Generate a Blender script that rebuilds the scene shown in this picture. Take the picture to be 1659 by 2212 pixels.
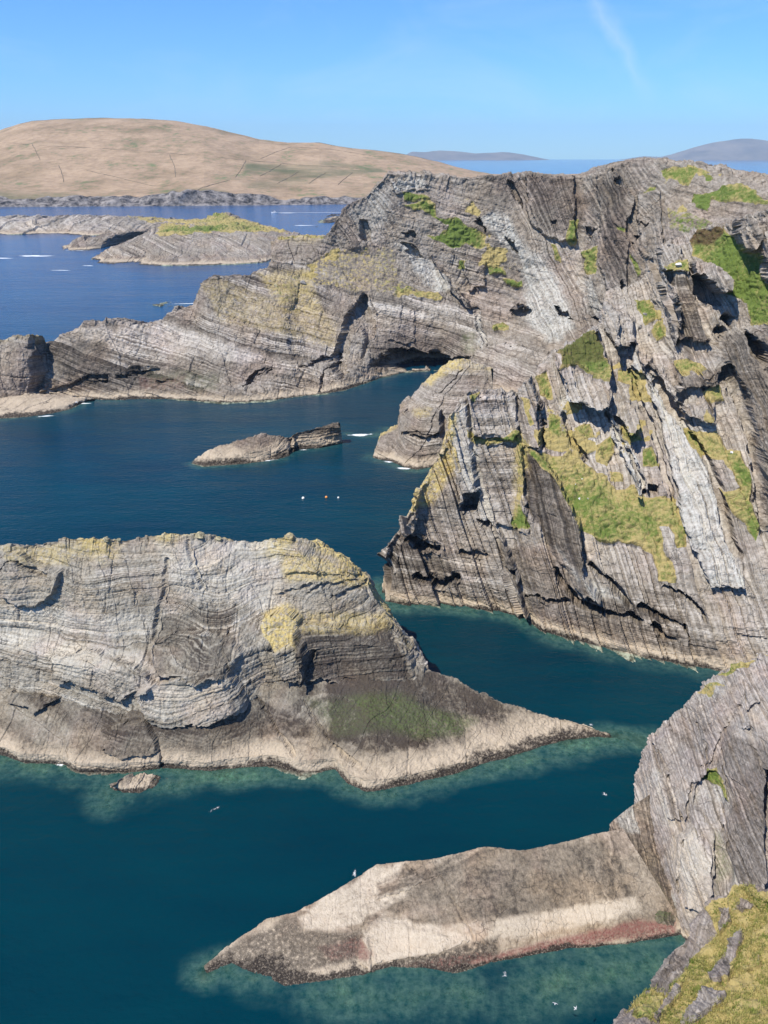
import bpy, math, random
import numpy as np
scene = bpy.context.scene
for o in list(bpy.data.objects): bpy.data.objects.remove(o)
COL = scene.collection
# ------------------------------------------------------------------ camera
FPX = 1661.6                      # focal length in pixels of a 1659 x 2212 view of the photograph
CAM_H = 100.0
PITCH = math.radians(24.88)
SP, CP = math.sin(PITCH), math.cos(PITCH)
cam = bpy.data.cameras.new('camera'); cam_ob = bpy.data.objects.new('camera', cam); COL.objects.link(cam_ob)
cam_ob.location = (0, 0, CAM_H); cam_ob.rotation_euler = (math.pi/2 - PITCH, 0, 0)
cam.sensor_fit = 'VERTICAL'; cam.sensor_height = 24.0; cam.lens = 24.0*FPX/2212.0
cam.clip_start = 0.5; cam.clip_end = 60000
scene.camera = cam_ob
scene.render.resolution_x = 768; scene.render.resolution_y = 1024
# ------------------------------------------------------------------ sky, sun, exposure
SUN_EL = math.radians(56); SUN_AZ = math.radians(229)       # clockwise from +Y: behind and to the left
world = bpy.data.worlds.new('World'); scene.world = world; world.use_nodes = True
wn = world.node_tree; wn.nodes.clear()
sky = wn.nodes.new('ShaderNodeTexSky'); sky.sky_type = 'NISHITA'; sky.sun_disc = False
sky.sun_elevation = SUN_EL; sky.sun_rotation = SUN_AZ; sky.altitude = 100
sky.air_density = 1.0; sky.dust_density = 0.0; sky.ozone_density = 4.0
bg = wn.nodes.new('ShaderNodeBackground'); bg.inputs['Strength'].default_value = 0.1
wo = wn.nodes.new('ShaderNodeOutputWorld')
# thin high cirrus, stretched along one direction of the sky
tc = wn.nodes.new('ShaderNodeTexCoord')
mp = wn.nodes.new('ShaderNodeMapping'); mp.inputs['Rotation'].default_value = (0.0, 0.0, 0.35)
mp.inputs['Scale'].default_value = (3.0, 1.4, 9.0)
nz = wn.nodes.new('ShaderNodeTexNoise'); nz.inputs['Scale'].default_value = 1.3; nz.inputs['Detail'].default_value = 7
nz.inputs['Roughness'].default_value = 0.62; nz.inputs['Distortion'].default_value = 0.7
rp = wn.nodes.new('ShaderNodeValToRGB'); rp.color_ramp.elements[0].position = 0.50; rp.color_ramp.elements[1].position = 0.88
rp.color_ramp.elements[0].color = (0, 0, 0, 1); rp.color_ramp.elements[1].color = (0.22, 0.22, 0.22, 1)
mxs = wn.nodes.new('ShaderNodeMix'); mxs.data_type = 'RGBA'; mxs.inputs['B'].default_value = (7.2, 7.8, 8.6, 1)
wn.links.new(tc.outputs['Generated'], mp.inputs['Vector']); wn.links.new(mp.outputs[0], nz.inputs['Vector'])
wn.links.new(nz.outputs['Fac'], rp.inputs['Fac']); wn.links.new(rp.outputs['Color'], mxs.inputs['Factor'])
tint = wn.nodes.new('ShaderNodeMix'); tint.data_type = 'RGBA'; tint.blend_type = 'MULTIPLY'; tint.inputs['Factor'].default_value = 1.0
tint.inputs['B'].default_value = (.45, .85, 1.38, 1)          # a clean, dry northern sky
wn.links.new(sky.outputs[0], tint.inputs['A']); wn.links.new(tint.outputs['Result'], mxs.inputs['A'])
def _vec(u, v):
    d = np.array([(u-829.5)/FPX, CP+(1106.0-v)/FPX*SP, -SP+(1106.0-v)/FPX*CP]); return d/np.linalg.norm(d)
def _dot(vec):
    n = wn.nodes.new('ShaderNodeVectorMath'); n.operation = 'DOT_PRODUCT'; wn.links.new(tc.outputs['Generated'], n.inputs[0]); n.inputs[1].default_value = tuple(vec); return n.outputs['Value']
def _m(op, a, b, clamp=False):
    n = wn.nodes.new('ShaderNodeMath'); n.operation = op; n.use_clamp = clamp
    for s_, x_ in zip(n.inputs, (a, b)):
        if hasattr(x_, 'links'): wn.links.new(x_, s_)
        else: s_.default_value = x_
    return n.outputs[0]
ca, cb = _vec(1262, -30), _vec(1385, 175); cn = np.cross(ca, cb); cn /= np.linalg.norm(cn); cm = ca+cb; cm /= np.linalg.norm(cm)
nz2 = wn.nodes.new('ShaderNodeTexNoise'); nz2.inputs['Scale'].default_value = 26; nz2.inputs['Detail'].default_value = 6; wn.links.new(tc.outputs['Generated'], nz2.inputs['Vector'])
side = _m('ADD', _dot(cn), _m('MULTIPLY', _m('SUBTRACT', nz2.outputs['Fac'], .5), .035))
st_w = _m('POWER', _m('SUBTRACT', 1.0, _m('MULTIPLY', _m('ABSOLUTE', side, 0), 70), True), 1.5)       # one faint wisp of cirrus
st_l = _m('MULTIPLY', _m('SUBTRACT', _dot(cm), .9962), 1/.0038, True)
wisp = _m('MULTIPLY', _m('MULTIPLY', st_w, st_l), .22)
mx2 = wn.nodes.new('ShaderNodeMix'); mx2.data_type = 'RGBA'; mx2.inputs['B'].default_value = (7.6, 8.0, 8.6, 1)
wn.links.new(wisp, mx2.inputs['Factor']); wn.links.new(mxs.outputs['Result'], mx2.inputs['A'])
wn.links.new(mx2.outputs['Result'], bg.inputs['Color']); wn.links.new(bg.outputs[0], wo.inputs['Surface'])
sun = bpy.data.lights.new('sun', 'SUN'); sun.energy = 5.0; sun.angle = math.radians(0.53); sun.color = (1.0, 0.945, 0.85)
sun_ob = bpy.data.objects.new('sun', sun); COL.objects.link(sun_ob)
sun_ob.location = (-200, -200, 400)
sun_ob.rotation_euler = (math.pi/2 - SUN_EL, 0, math.pi - SUN_AZ)
scene.view_settings.view_transform = 'Standard'; scene.view_settings.look = 'None'
scene.view_settings.exposure = 0.42; scene.view_settings.gamma = 1.0; scene.view_settings.use_curve_mapping = False
# ------------------------------------------------------------------ photo pixel <-> place
def ray(u, v):
    a = (u-829.5)/FPX; b = (1106.0-v)/FPX
    return a, CP + b*SP, -SP + b*CP
def at_z(u, v, z=0.0):
    a, dy, dz = ray(u, v); t = (z-CAM_H)/dz
    return (a*t, dy*t, z)
def at_y(u, v, Y):
    a, dy, dz = ray(u, v); t = Y/dy
    return (a*t, Y, CAM_H + dz*t)
def base_at(u, Y):                   # point of the sea surface at distance Y seen in column u
    k = CAM_H/Y; b = (SP - k*CP)/(CP + k*SP)
    return at_z(u, 1106.0 - b*FPX)
def project(P):
    x = P[:, 0]; y = P[:, 1]; z = P[:, 2]-CAM_H
    d = np.maximum(y*CP - z*SP, 0.1); up = y*SP + z*CP
    return 829.5 + FPX*x/d, 1106.0 - FPX*up/d
# ------------------------------------------------------------------ noise
def hsh(ix, iy=0, iz=0, seed=0):
    h = (np.asarray(ix).astype(np.int64)*374761393 + np.asarray(iy).astype(np.int64)*668265263
         + np.asarray(iz).astype(np.int64)*2147483647*3 + seed*1274126177) & 0xFFFFFFFF
    h = ((h ^ (h >> 13))*1274126177) & 0xFFFFFFFF
    h = ((h ^ (h >> 16))*2246822519) & 0xFFFFFFFF
    return ((h ^ (h >> 15)) & 0xFFFFFF).astype(np.float64)/16777216.0
def vnoise(x, y, z, seed=0):
    ix = np.floor(x); iy = np.floor(y); iz = np.floor(z)
    fx = x-ix; fy = y-iy; fz = z-iz
    fx = fx*fx*(3-2*fx); fy = fy*fy*(3-2*fy); fz = fz*fz*(3-2*fz)
    r = 0
    for dx in (0, 1):
        for dy in (0, 1):
            for dz in (0, 1):
                w = (fx if dx else 1-fx)*(fy if dy else 1-fy)*(fz if dz else 1-fz)
                r = r + w*hsh(ix+dx, iy+dy, iz+dz, seed)
    return r
def vn(P, L, seed=0):                # value noise -1..1 of wavelength L (number or triple)
    if not hasattr(L, '__len__'): L = (L, L, L)
    return 2*vnoise(P[:, 0]/L[0]+seed*7.3, P[:, 1]/L[1]+seed*3.1, P[:, 2]/L[2]+seed*5.7, seed)-1
def fbm(P, L, oc=3, seed=0, g=0.5):
    r = 0; a = 1; s = 0
    for k in range(oc):
        r = r + a*vn(P, L/(2.03**k), seed+11*k); s += a; a *= g
    return r/s
def n1(q, seed=0):
    i = np.floor(q); f = q-i; f = f*f*(3-2*f)
    return (1-f)*hsh(i, 0, 0, seed) + f*hsh(i+1, 0, 0, seed)
def sstep(a, b, x):
    t = np.clip((x-a)/(b-a), 0, 1); return t*t*(3-2*t)
def ledge(q, th, along, L, seed, crack=0.0, tilt=0.0):
    """stepped bedding: each bed, and each block of a bed between two joints, stands out by its own amount"""
    qq = q/th + 0.9*n1(q/(3.1*th)+seed, seed+5)
    k = np.floor(qq); f = qq-k
    r = hsh(k, 3, 1, seed)
    aa = along/L + 9*hsh(k, 8, 2, seed)
    aa = aa + 0.6*n1(aa*0.7, seed+9)
    j = np.floor(aa); g = aa-j
    r2 = hsh(k, j, 4, seed)
    d = 0.55*r + 0.45*r2 - 0.5 + tilt*(f-.5)*(.3+hsh(k, 5, 9, seed))
    if crack > 0:
        k2 = np.floor(qq+.5); j2 = np.floor(aa+.5)
        c1_ = np.where(hsh(k2, 11, 5, seed) > .55, np.abs(qq-k2)*th, 9.0)
        c2_ = np.where(hsh(k, j2, 6, seed) > .72, np.abs(aa-j2)*L, 9.0)
        d = d - 0.36*np.exp(-(c1_/crack)**2)*hsh(k2, np.floor(along/L*.6), 7, seed) - 0.28*np.exp(-(c2_/crack)**2)
    return d
# ------------------------------------------------------------------ polygons given in photo pixels
def poly_sd(U, V, poly):
    """signed distance in pixels, positive inside; -99 far away"""
    P = np.array([p[:2] for p in poly], float)
    lo = P.min(0)-16; hi = P.max(0)+16
    sd = np.full(U.shape, -99.0)
    idx = np.nonzero((U > lo[0]) & (U < hi[0]) & (V > lo[1]) & (V < hi[1]))[0]
    if not len(idx): return sd
    u = U[idx]; v = V[idx]; ins = np.zeros(len(idx), bool); dm = np.full(len(idx), 1e9)
    for i in range(len(P)):
        a = P[i]; b = P[(i+1) % len(P)]; e = b-a
        c = ((a[1] > v) != (b[1] > v)) & (u < e[0]*(v-a[1])/(e[1] if abs(e[1]) > 1e-9 else 1e-9)+a[0])
        ins ^= c
        t = np.clip(((u-a[0])*e[0]+(v-a[1])*e[1])/max(e@e, 1e-9), 0, 1)
        dm = np.minimum(dm, (u-a[0]-t*e[0])**2+(v-a[1]-t*e[1])**2)
    sd[idx] = np.where(ins, 1, -1)*np.sqrt(dm)
    return sd
def strip(pts, w):                   # a polyline in pixels thickened to a polygon
    P = np.array(pts, float); T = np.gradient(P, axis=0); T /= np.linalg.norm(T, axis=1)[:, None]+1e-9
    N = np.stack([-T[:, 1], T[:, 0]], 1)*w/2
    return [tuple(p) for p in P+N]+[tuple(p) for p in (P-N)[::-1]]
def conv(pts, u0, v0, k):            # pixels of an enlarged crop -> view pixels
    return [(u0+k*p[0], v0+k*p[1])+tuple(p[2:]) for p in pts]
def c1(*p): return conv(p, 0, 219.4, .5291)
def c3(*p): return conv(p, 768, 713.2, .537)
def c4(*p): return conv(p, 0, 1097.2, .5622)
def c5(*p): return conv(p, 713.2, 1261.8, .5701)
def c6(*p): return conv(p, 384, 1645.8, .7686)
def x1(*p): return conv(p, 822.9, 768, .2728)
def x2(*p): return conv(p, 1206.9, 658.3, .2728)
def x3(*p): return conv(p, 1206.9, 329.2, .2725)
def x4(*p): return conv(p, 713.2, 329.2, .3307)
def x5(*p): return conv(p, 1261.8, 1371.5, .3801)
def x6(*p): return conv(p, 0, 438.9, .4629)
# ------------------------------------------------------------------ objects
def tag(o, label=None, cat=None, group=None, kind=None):
    if label: o['label'] = label
    if cat: o['category'] = cat
    if group: o['group'] = group
    if kind: o['kind'] = kind
    return o
def empty(name, loc=(0, 0, 0), parent=None):
    o = bpy.data.objects.new(name, None); COL.objects.link(o); o.location = loc; o.empty_display_size = 1
    if parent: o.parent = parent
    return o
def mesh_np(name, V, F, mat, attrs=None, parent=None, smooth=False):
    """quads or triangles from numpy arrays"""
    V = np.asarray(V, np.float32); F = np.asarray(F, np.int32); n = F.shape[1]
    me = bpy.data.meshes.new(name)
    me.vertices.add(len(V)); me.vertices.foreach_set('co', V.ravel())
    me.loops.add(F.size); me.loops.foreach_set('vertex_index', F.ravel())
    me.polygons.add(len(F)); me.polygons.foreach_set('loop_start', np.arange(0, F.size, n, dtype=np.int32))
    me.update(calc_edges=True)
    me.polygons.foreach_set('use_smooth', np.full(len(F), smooth))
    for k, a in (attrs or {}).items():
        at = me.attributes.new(k, 'FLOAT', 'POINT'); at.data.foreach_set('value', np.asarray(a, np.float32))
    me.materials.append(mat)
    o = bpy.data.objects.new(name, me); COL.objects.link(o)
    if parent is not None: o.parent = parent
    return o
def simple_mesh(name, verts, faces, mat, parent=None, smooth=False):
    me = bpy.data.meshes.new(name); me.from_pydata(verts, [], faces); me.update()
    for p in me.polygons: p.use_smooth = smooth
    me.materials.append(mat)
    o = bpy.data.objects.new(name, me); COL.objects.link(o)
    if parent is not None: o.parent = parent
    return o
# ------------------------------------------------------------------ materials
class NT:
    def __init__(s, name):
        s.m = bpy.data.materials.new(name); s.m.use_nodes = True; s.t = s.m.node_tree; s.t.nodes.clear()
        s.out = s.t.nodes.new('ShaderNodeOutputMaterial')
    def n(s, ty, **kw):
        nd = s.t.nodes.new('ShaderNode'+ty)
        for k, v in kw.items(): setattr(nd, k, v)
        return nd
    def l(s, a, b): s.t.links.new(a, b)
    def put(s, sock, v):
        if hasattr(v, 'links'): s.l(v, sock)
        else: sock.default_value = v
    def attr(s, name):
        nd = s.n('Attribute'); nd.attribute_name = name; return nd.outputs['Fac']
    def math(s, op, a, b=0.0, clamp=False):
        nd = s.n('Math', operation=op); nd.use_clamp = clamp; s.put(nd.inputs[0], a); s.put(nd.inputs[1], b); return nd.outputs[0]
    def noise(s, vec=None, scale=1.0, detail=3, rough=0.55, dim='3D', w=None, dist=0.0):
        nd = s.n('TexNoise'); nd.noise_dimensions = dim
        nd.inputs['Scale'].default_value = scale; nd.inputs['Detail'].default_value = detail
        nd.inputs['Roughness'].default_value = rough; nd.inputs['Distortion'].default_value = dist
        if vec is not None: s.l(vec, nd.inputs['Vector'])
        if w is not None: s.put(nd.inputs['W'], w)
        return nd.outputs['Fac']
    def ramp(s, f, stops):
        nd = s.n('ValToRGB'); el = nd.color_ramp.elements
        while len(el) < len(stops): el.new(0.5)
        for e, (p, c) in zip(el, stops):
            e.position = p; e.color = (c, c, c, 1) if not hasattr(c, '__len__') else tuple(c)+(1,)
        s.put(nd.inputs['Fac'], f); return nd.outputs['Color']
    def mix(s, f, a, b, mode='MIX'):
        nd = s.n('Mix', data_type='RGBA', blend_type=mode); nd.clamp_factor = True
        s.put(nd.inputs['Factor'], f)
        s.put(nd.inputs['A'], a if hasattr(a, 'links') else tuple(a)+(1,))
        s.put(nd.inputs['B'], b if hasattr(b, 'links') else tuple(b)+(1,))
        return nd.outputs['Result']
    def pos(s): return s.n('NewGeometry').outputs['Position']
    def vscale(s, v, sc):
        nd = s.n('VectorMath', operation='MULTIPLY'); s.l(v, nd.inputs[0]); nd.inputs[1].default_value = sc; return nd.outputs[0]
    def bsdf(s, col, rough=0.85, spec=0.2, bump=None, bs=1.0, dist=0.1):
        b = s.n('BsdfPrincipled'); s.put(b.inputs['Base Color'], col if hasattr(col, 'links') else tuple(col)+(1,))
        s.put(b.inputs['Roughness'], rough); b.inputs['Specular IOR Level'].default_value = spec
        if bump is not None:
            bn = s.n('Bump'); bn.inputs['Strength'].default_value = bs; bn.inputs['Distance'].default_value = dist
            s.l(bump, bn.inputs['Height']); s.l(bn.outputs[0], b.inputs['Normal'])
        return b
    def done(s, shader):
        s.l(shader, s.out.inputs['Surface']); return s.m
def rock_material(name, sc=1.0, dark=(.062, .052, .042), mid=(.215, .186, .150), light=(.49, .45, .39), warm=(.27, .215, .165)):
    """sc: metres per visible grain (larger for rock that is farther away)"""
    t = NT(name); P = t.pos(); q = t.attr('q')
    wob = t.noise(P, 0.5/sc, 3)
    qw = t.math('ADD', q, t.math('MULTIPLY', wob, 0.5*sc))
    b1 = t.noise(dim='1D', w=qw, scale=0.55/sc, detail=3, rough=0.6)
    b2 = t.noise(dim='1D', w=qw, scale=3.2/sc, detail=3, rough=0.65)
    cl = t.noise(dim='1D', w=t.attr('c'), scale=1.5/sc, detail=3, rough=0.65)
    big = t.noise(P, 0.06/sc, 4, 0.6)
    mot = t.noise(P, 1.1/sc, 5, 0.7)
    stain = t.noise(t.vscale(P, (1, 1, .12)), 0.55/sc, 4, 0.6)
    v = t.math('ADD', t.math('MULTIPLY', t.math('SUBTRACT', b1, .5), 0.62), t.math('MULTIPLY', t.math('SUBTRACT', b2, .5), 0.60))
    bandk = t.math('MULTIPLY', t.attr('band'), t.ramp(t.noise(P, .07/sc, 3, .6), [(.32, .05), (.50, .5), (.68, 1.35)]))
    v = t.math('ADD', t.math('MULTIPLY', v, bandk), .34)
    v = t.math('ADD', v, t.math('MULTIPLY', cl, t.attr('cleave')))
    v = t.math('ADD', v, t.math('MULTIPLY', big, 0.22))
    v = t.math('ADD', v, t.math('MULTIPLY', mot, 0.42))
    v = t.math('ADD', v, t.math('MULTIPLY', stain, 0.22))
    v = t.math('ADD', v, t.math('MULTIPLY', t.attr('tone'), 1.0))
    # v is about 0.72 + 0.5*cleave on average
    col = t.ramp(t.math('SUBTRACT', v, 0.29), [(0.27, dark), (0.46, mid), (0.59, tuple(0.5*(a+b) for a, b in zip(mid, light))), (0.73, light)])
    col = t.mix(t.math('MULTIPLY', t.ramp(t.noise(P, 0.11/sc, 3), [(.45, 0), (.68, 1)]), 0.42), col, t.mix(1.0, col, (1.14, .98, .80), 'MULTIPLY'))
    col = t.mix(t.math('MULTIPLY', t.ramp(t.noise(P, 0.085/sc, 3, dist=.5), [(.48, 0), (.66, 1)]), 0.45), col, t.mix(1.0, col, (1.06, .96, 1.0), 'MULTIPLY'))
    # fracture network
    vo = t.n('TexVoronoi'); vo.feature = 'DISTANCE_TO_EDGE'; vo.inputs['Scale'].default_value = .34/sc
    wv = t.n('TexNoise'); wv.inputs['Scale'].default_value = .8/sc; wv.inputs['Detail'].default_value = 3; t.l(P, wv.inputs['Vector'])
    wa = t.n('VectorMath', operation='MULTIPLY_ADD'); t.l(wv.outputs['Color'], wa.inputs[0]); wa.inputs[1].default_value = (1.6*sc,)*3; t.l(t.vscale(P, (1, 1, 1.5)), wa.inputs[2]); t.l(wa.outputs[0], vo.inputs['Vector'])
    crk = t.math('MULTIPLY', t.ramp(vo.outputs['Distance'], [(0.0, 1), (.022, .5), (.05, 0)]), t.ramp(t.noise(P, .22/sc, 3), [(.42, 0), (.6, 1)]))
    col = t.mix(t.math('MULTIPLY', crk, .62), col, (.045, .04, .036))
    # pale greenish shattered rock
    grain = t.noise(P, 2.6/sc, 4, .7)
    col = t.mix(t.math('MULTIPLY', t.attr('pale'), t.ramp(t.math('ADD', t.math('ADD', t.math('MULTIPLY', mot, .4), t.math('MULTIPLY', grain, .35)), t.math('MULTIPLY', cl, .4)), [(.42, .0), (.68, .85)])), col,
                t.mix(t.noise(P, .35/sc, 2), (.40, .415, .37), (.62, .59, .53)))
    # lichens
    li = t.math('MULTIPLY', t.attr('lichen'), t.ramp(t.noise(P, 0.9/sc, 5, .7), [(.37, 0), (.54, 1)]))
    col = t.mix(t.math('MULTIPLY', li, .85), col, t.mix(t.noise(P, 2.2/sc, 2), (.50, .34, .05), (.50, .44, .24)))
    # tide zones: bare black rock, barnacle belt, dark weed at the water
    tw = t.math('ADD', t.attr('tide'), t.math('MULTIPLY', t.math('SUBTRACT', t.noise(P, .75/sc, 5, .7), .5), .85))
    col = t.mix(t.ramp(t.math('MULTIPLY', tw, .25), [(.22, .62), (.30, .42), (.55, 0)]), col, t.mix(1.0, col, (.74, .62, .50), 'MULTIPLY'))
    barn = t.mix(t.noise(P, 2.4/sc, 4, .75), (.29, .23, .155), (.56, .47, .355))
    col = t.mix(t.ramp(t.math('MULTIPLY', tw, .25), [(.17, .95), (.25, .5), (.31, 0)]), col, barn)
    # green algae and red weed
    col = t.mix(t.math('MULTIPLY', t.attr('algae'), t.ramp(t.noise(P, 1.4/sc, 4, .7), [(.33, 0), (.66, .85)])), col, (.085, .12, .035))
    col = t.mix(t.math('MULTIPLY', t.attr('red'), t.ramp(t.noise(P, 1.6/sc, 4, .7), [(.25, .2), (.6, 1)])), col, (.19, .082, .066))
    col = t.mix(t.math('MULTIPLY', t.attr('cream'), t.ramp(mot, [(.32, .35), (.5, 1)])), col, t.mix(t.noise(P, 2.0/sc, 4, .7), (.40, .33, .24), (.60, .52, .41)))
    weed = t.mix(t.ramp(t.noise(P, 2.2/sc, 4, .75), [(.50, 0), (.68, 1)]), (.022, .017, .014), (.24, .20, .15))
    col = t.mix(t.ramp(t.math('MULTIPLY', tw, .25), [(.075, .97), (.125, 0)]), col, weed)
    col = t.mix(t.math('MULTIPLY', t.attr('weed'), t.ramp(mot, [(.35, 0), (.5, 1)])), col, weed)
    # under water: pale green-brown weed
    col = t.mix(t.attr('sub'), col, t.mix(t.ramp(t.noise(P, .7/sc, 5, .75), [(.4, 0), (.62, 1)]), (.05, .05, .03), (.34, .36, .26)))
    # grass
    g0 = t.noise(P, 1.3/sc, 4, .7); g1 = t.noise(P, .22/sc, 3)
    green = t.mix(g0, (.055, .09, .016), (.155, .20, .045)); straw = t.mix(g0, (.22, .165, .055), (.45, .37, .165))
    gcol = t.mix(t.ramp(t.math('ADD', t.math('ADD', t.math('MULTIPLY', t.noise(P, 1.0/sc, 5, .75), .85), t.math('MULTIPLY', g1, .30)), t.attr('straw')), [(.50, 0), (.72, 1)]), green, straw)
    gcol = t.mix(t.math('MULTIPLY', t.attr('heather'), t.ramp(g0, [(.35, 1), (.7, .6)])), gcol, (.075, .042, .024))
    gm = t.ramp(t.math('ADD', t.attr('grass'), t.math('MULTIPLY', t.math('SUBTRACT', mot, .5), .9)), [(.44, 0), (.56, 1)])
    col = t.mix(gm, col, gcol)
    # relief
    h = t.math('ADD', t.math('MULTIPLY', t.noise(P, 2.4/sc, 6, .72), .9), t.math('MULTIPLY', b2, .35))
    h = t.math('ADD', h, t.math('MULTIPLY', cl, .35))
    h = t.math('SUBTRACT', h, t.math('MULTIPLY', crk, .45))
    return t.done(t.bsdf(col, .88, .18, h, .75, .35*sc).outputs[0])
def plain(name, col, rough=.7, spec=.3, var=.25, scale=3.0):
    t = NT(name); n = t.noise(t.pos(), scale, 4, .65)
    c = t.mix(t.ramp(n, [(.35, 0), (.65, 1)]), tuple(x*(1-var) for x in col), tuple(min(1, x*(1+var)) for x in col))
    return t.done(t.bsdf(c, rough, spec).outputs[0])
# ------------------------------------------------------------------ rock masses
SHORE = []                           # (polyline N x 2, width of the shallow belt, strength)
SURF = {}                            # name -> (positions, u, v, normals) for setting things on a rock later
def resample(rows, spacing, coarse, hv):
    """rows: R arrays of K points; returns grid of points and the row value of every grid row"""
    R = len(rows); K = len(rows[0]); A = np.array(rows, float)
    fr = [i for i in range(R) if not coarse[i]]
    cs = [np.array([0.0])]
    for k in range(K-1):
        L = max(np.linalg.norm(A[i, k+1]-A[i, k]) for i in fr); n = max(1, int(math.ceil(L/spacing)))
        cs.append(k + (np.arange(n)+1)/n)
    cs = np.concatenate(cs); k0 = np.minimum(cs.astype(int), K-2); f = (cs-k0)[None, :, None]
    B = A[:, k0]*(1-f) + A[:, k0+1]*f
    out = [B[0][None]]; hs = [np.array([hv[0]])]
    for i in range(R-1):
        L = np.percentile(np.linalg.norm(B[i+1]-B[i], axis=1), 80)
        n = max(1, int(math.ceil(L/(spacing*(3 if (coarse[i] or coarse[i+1]) else 1)))))
        t = (np.arange(n)+1)/n
        out.append(B[i][None]*(1-t[:, None, None]) + B[i+1][None]*t[:, None, None]); hs.append(hv[i]*(1-t)+hv[i+1]*t)
    return np.concatenate(out), np.concatenate(hs)
def box_smooth(G, r):
    for ax in (0, 1):
        n = G.shape[ax]
        if n <= 2*r+1: continue
        c = np.cumsum(np.concatenate([np.take(G, [0]*(r+1), ax), G, np.take(G, [n-1]*r, ax)], ax), ax)
        G = (np.take(c, range(2*r+1, n+2*r+1), ax) - np.take(c, range(0, n), ax))/(2*r+1)
    return G
def mass(root, name, rows, hv, coarse, spacing, mat, S=1.0, nb=(0.1, 0.0, 1), nc=(.85, -.25, .45), out=(-.25, -.95, .15), fold=(0, 30),
         amp_b=1.0, amp_c=0.7, amp_n=1.0, cleave=0.2, reliefs=(), grass=(), pale=(), lichen=(), lich_crest=0.0, lich_lo=.9, algae=(), red=(),
         tones=(), heather=(), regions=(), tide=3.0, tone=0.0, straw=0.0, seed=1, shore=None, split=True, cw=0.0, soft=2.0, flatten=(), gaps=(), band=1.0, cream=(), weed=(), speck=(), ctilt=.2, cwarp=2.6, bands=(), czone=(), jagk=1.0, ck=2.4):
    G, hs = resample(rows, spacing, coarse, hv)
    ni, nj = G.shape[:2]
    P0 = G.reshape(-1, 3); H = np.repeat(hs, nj)
    U, V = project(P0); front = (H <= 1.02) & (H > -.5)
    wu = vn(P0, 5*S, 71)*3.2 + vn(P0, 1.6*S, 72)*1.6; wv = vn(P0, 5*S, 73)*3.2 + vn(P0, 1.6*S, 74)*1.6
    Uw = U+wu; Vw = V+wv
    def mask(polys, sf=4.0, kw=1.0):
        m = np.zeros(len(P0))
        for it in polys:
            if isinstance(it[0], (int, float)): k, pl = it
            else: k, pl = 1.0, it
            m = np.maximum(m, k*sstep(-sf, sf, poly_sd(U+kw*wu, V+kw*wv, pl)))
        return m*front
    gm = mask(grass, 3.0, 2.2)
    if gaps: gm = gm*(1-mask(gaps, 3.0, 2.0))
    if speck:
        sm = np.clip(sstep(.12, .5, fbm(P0, 7*S, 3, 44)+.25*vn(P0, 1.3*S, 46))*mask(speck, 8, 2.0), 0, 1); gm = np.maximum(gm, sm)
    # the big shapes: blocks, ribs and recesses
    off = np.zeros(len(P0)); ju = 3.0*vn(P0, (3*S, 3*S, .8*S), 75); jv = 4.0*(np.floor(3*vnoise(P0[:, 0]/(2.2*S), P0[:, 1]/(2.2*S), P0[:, 2]/(6*S), 76))-1) + 2*vn(P0, .8*S, 77)
    for it in reliefs:
        pl, o = it[0], it[1]; sf = it[2] if len(it) > 2 else soft
        sd = poly_sd(Uw+ju, Vw+jv, pl); m = sstep(-sf*.5, sf*.5, sd)*front
        if hasattr(o, '__len__'):
            X = np.array([[p[0], p[1], 1] for p in pl]); c, *_ = np.linalg.lstsq(X, np.array(o, float), rcond=None)
            off += m*np.clip(c[0]*U+c[1]*V+c[2], min(o), max(o))
        else: off += m*o
    od = np.array(out, float); od /= np.linalg.norm(od)
    P = P0 + od*off[:, None]
    Gd = P.reshape(ni, nj, 3)
    du = np.gradient(Gd, axis=1); dv = np.gradient(Gd, axis=0)
    N = np.cross(du, dv)
    N /= np.linalg.norm(N, axis=2)[..., None]+1e-9
    N = box_smooth(N, 2); N /= np.linalg.norm(N, axis=2)[..., None]+1e-9
    N = N.reshape(-1, 3)
    # strata and cleavage
    nbv = np.array(nb, float); nbv /= np.linalg.norm(nbv); ncv = np.array(nc, float); ncv /= np.linalg.norm(ncv)
    tb = np.cross(nbv, np.array([0, 1., 0])); tb /= np.linalg.norm(tb)
    q = P@nbv + fold[0]*fbm(P, fold[1], 2, seed+3) + .25*S*vn(P, 6*S, seed+4)
    c = P@ncv + .5*S*vn(P, 9*S, seed+6) + cwarp*S*fbm(P, 13*S, 3, seed+7)
    al = P@tb + .4*S*vn(P, 4*S, seed+8)
    gr = np.hypot(*np.gradient(off.reshape(ni, nj))); wallm = np.clip(box_smooth(sstep(.12, .45, gr/S)[..., None], 2)[..., 0].ravel()*1.6, 0, 1)
    d = 1.5*S*amp_n*vn(P, 16*S, seed+20) + .75*S*amp_n*vn(P, 6*S, seed+21)
    cz = mask(czone, 20, 2.0) if czone else np.zeros(len(P0))
    flat = np.ones(len(P0))
    if flatten: flat = 1-mask(flatten, 6)
    db = 1.5*S*ledge(q, 3.6*S, al, 9*S, seed+30, .3*S, .35) + .8*S*ledge(q+.3, 1.3*S, al+3, 4*S, seed+31, .22*S) + .34*S*ledge(q, .55*S, al, 2.2*S, seed+32)
    dc = 1.9*S*ledge(c, 5.5*S, q, 22*S, seed+40, 0, ctilt) + .8*S*ledge(c+1, 1.9*S, q, 9*S, seed+41, .1*S, .8*ctilt) + .3*S*ledge(c, .7*S, q, 3*S, seed+42)
    d = d + (1-.5*wallm)*(amp_b*db*(1-.6*cz) + amp_c*dc*(1+ck*cz)) + .45*S*amp_n*fbm(P, 1.8*S, 3, seed+50) + .16*S*amp_n*vn(P, .45*S, seed+53)
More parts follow.
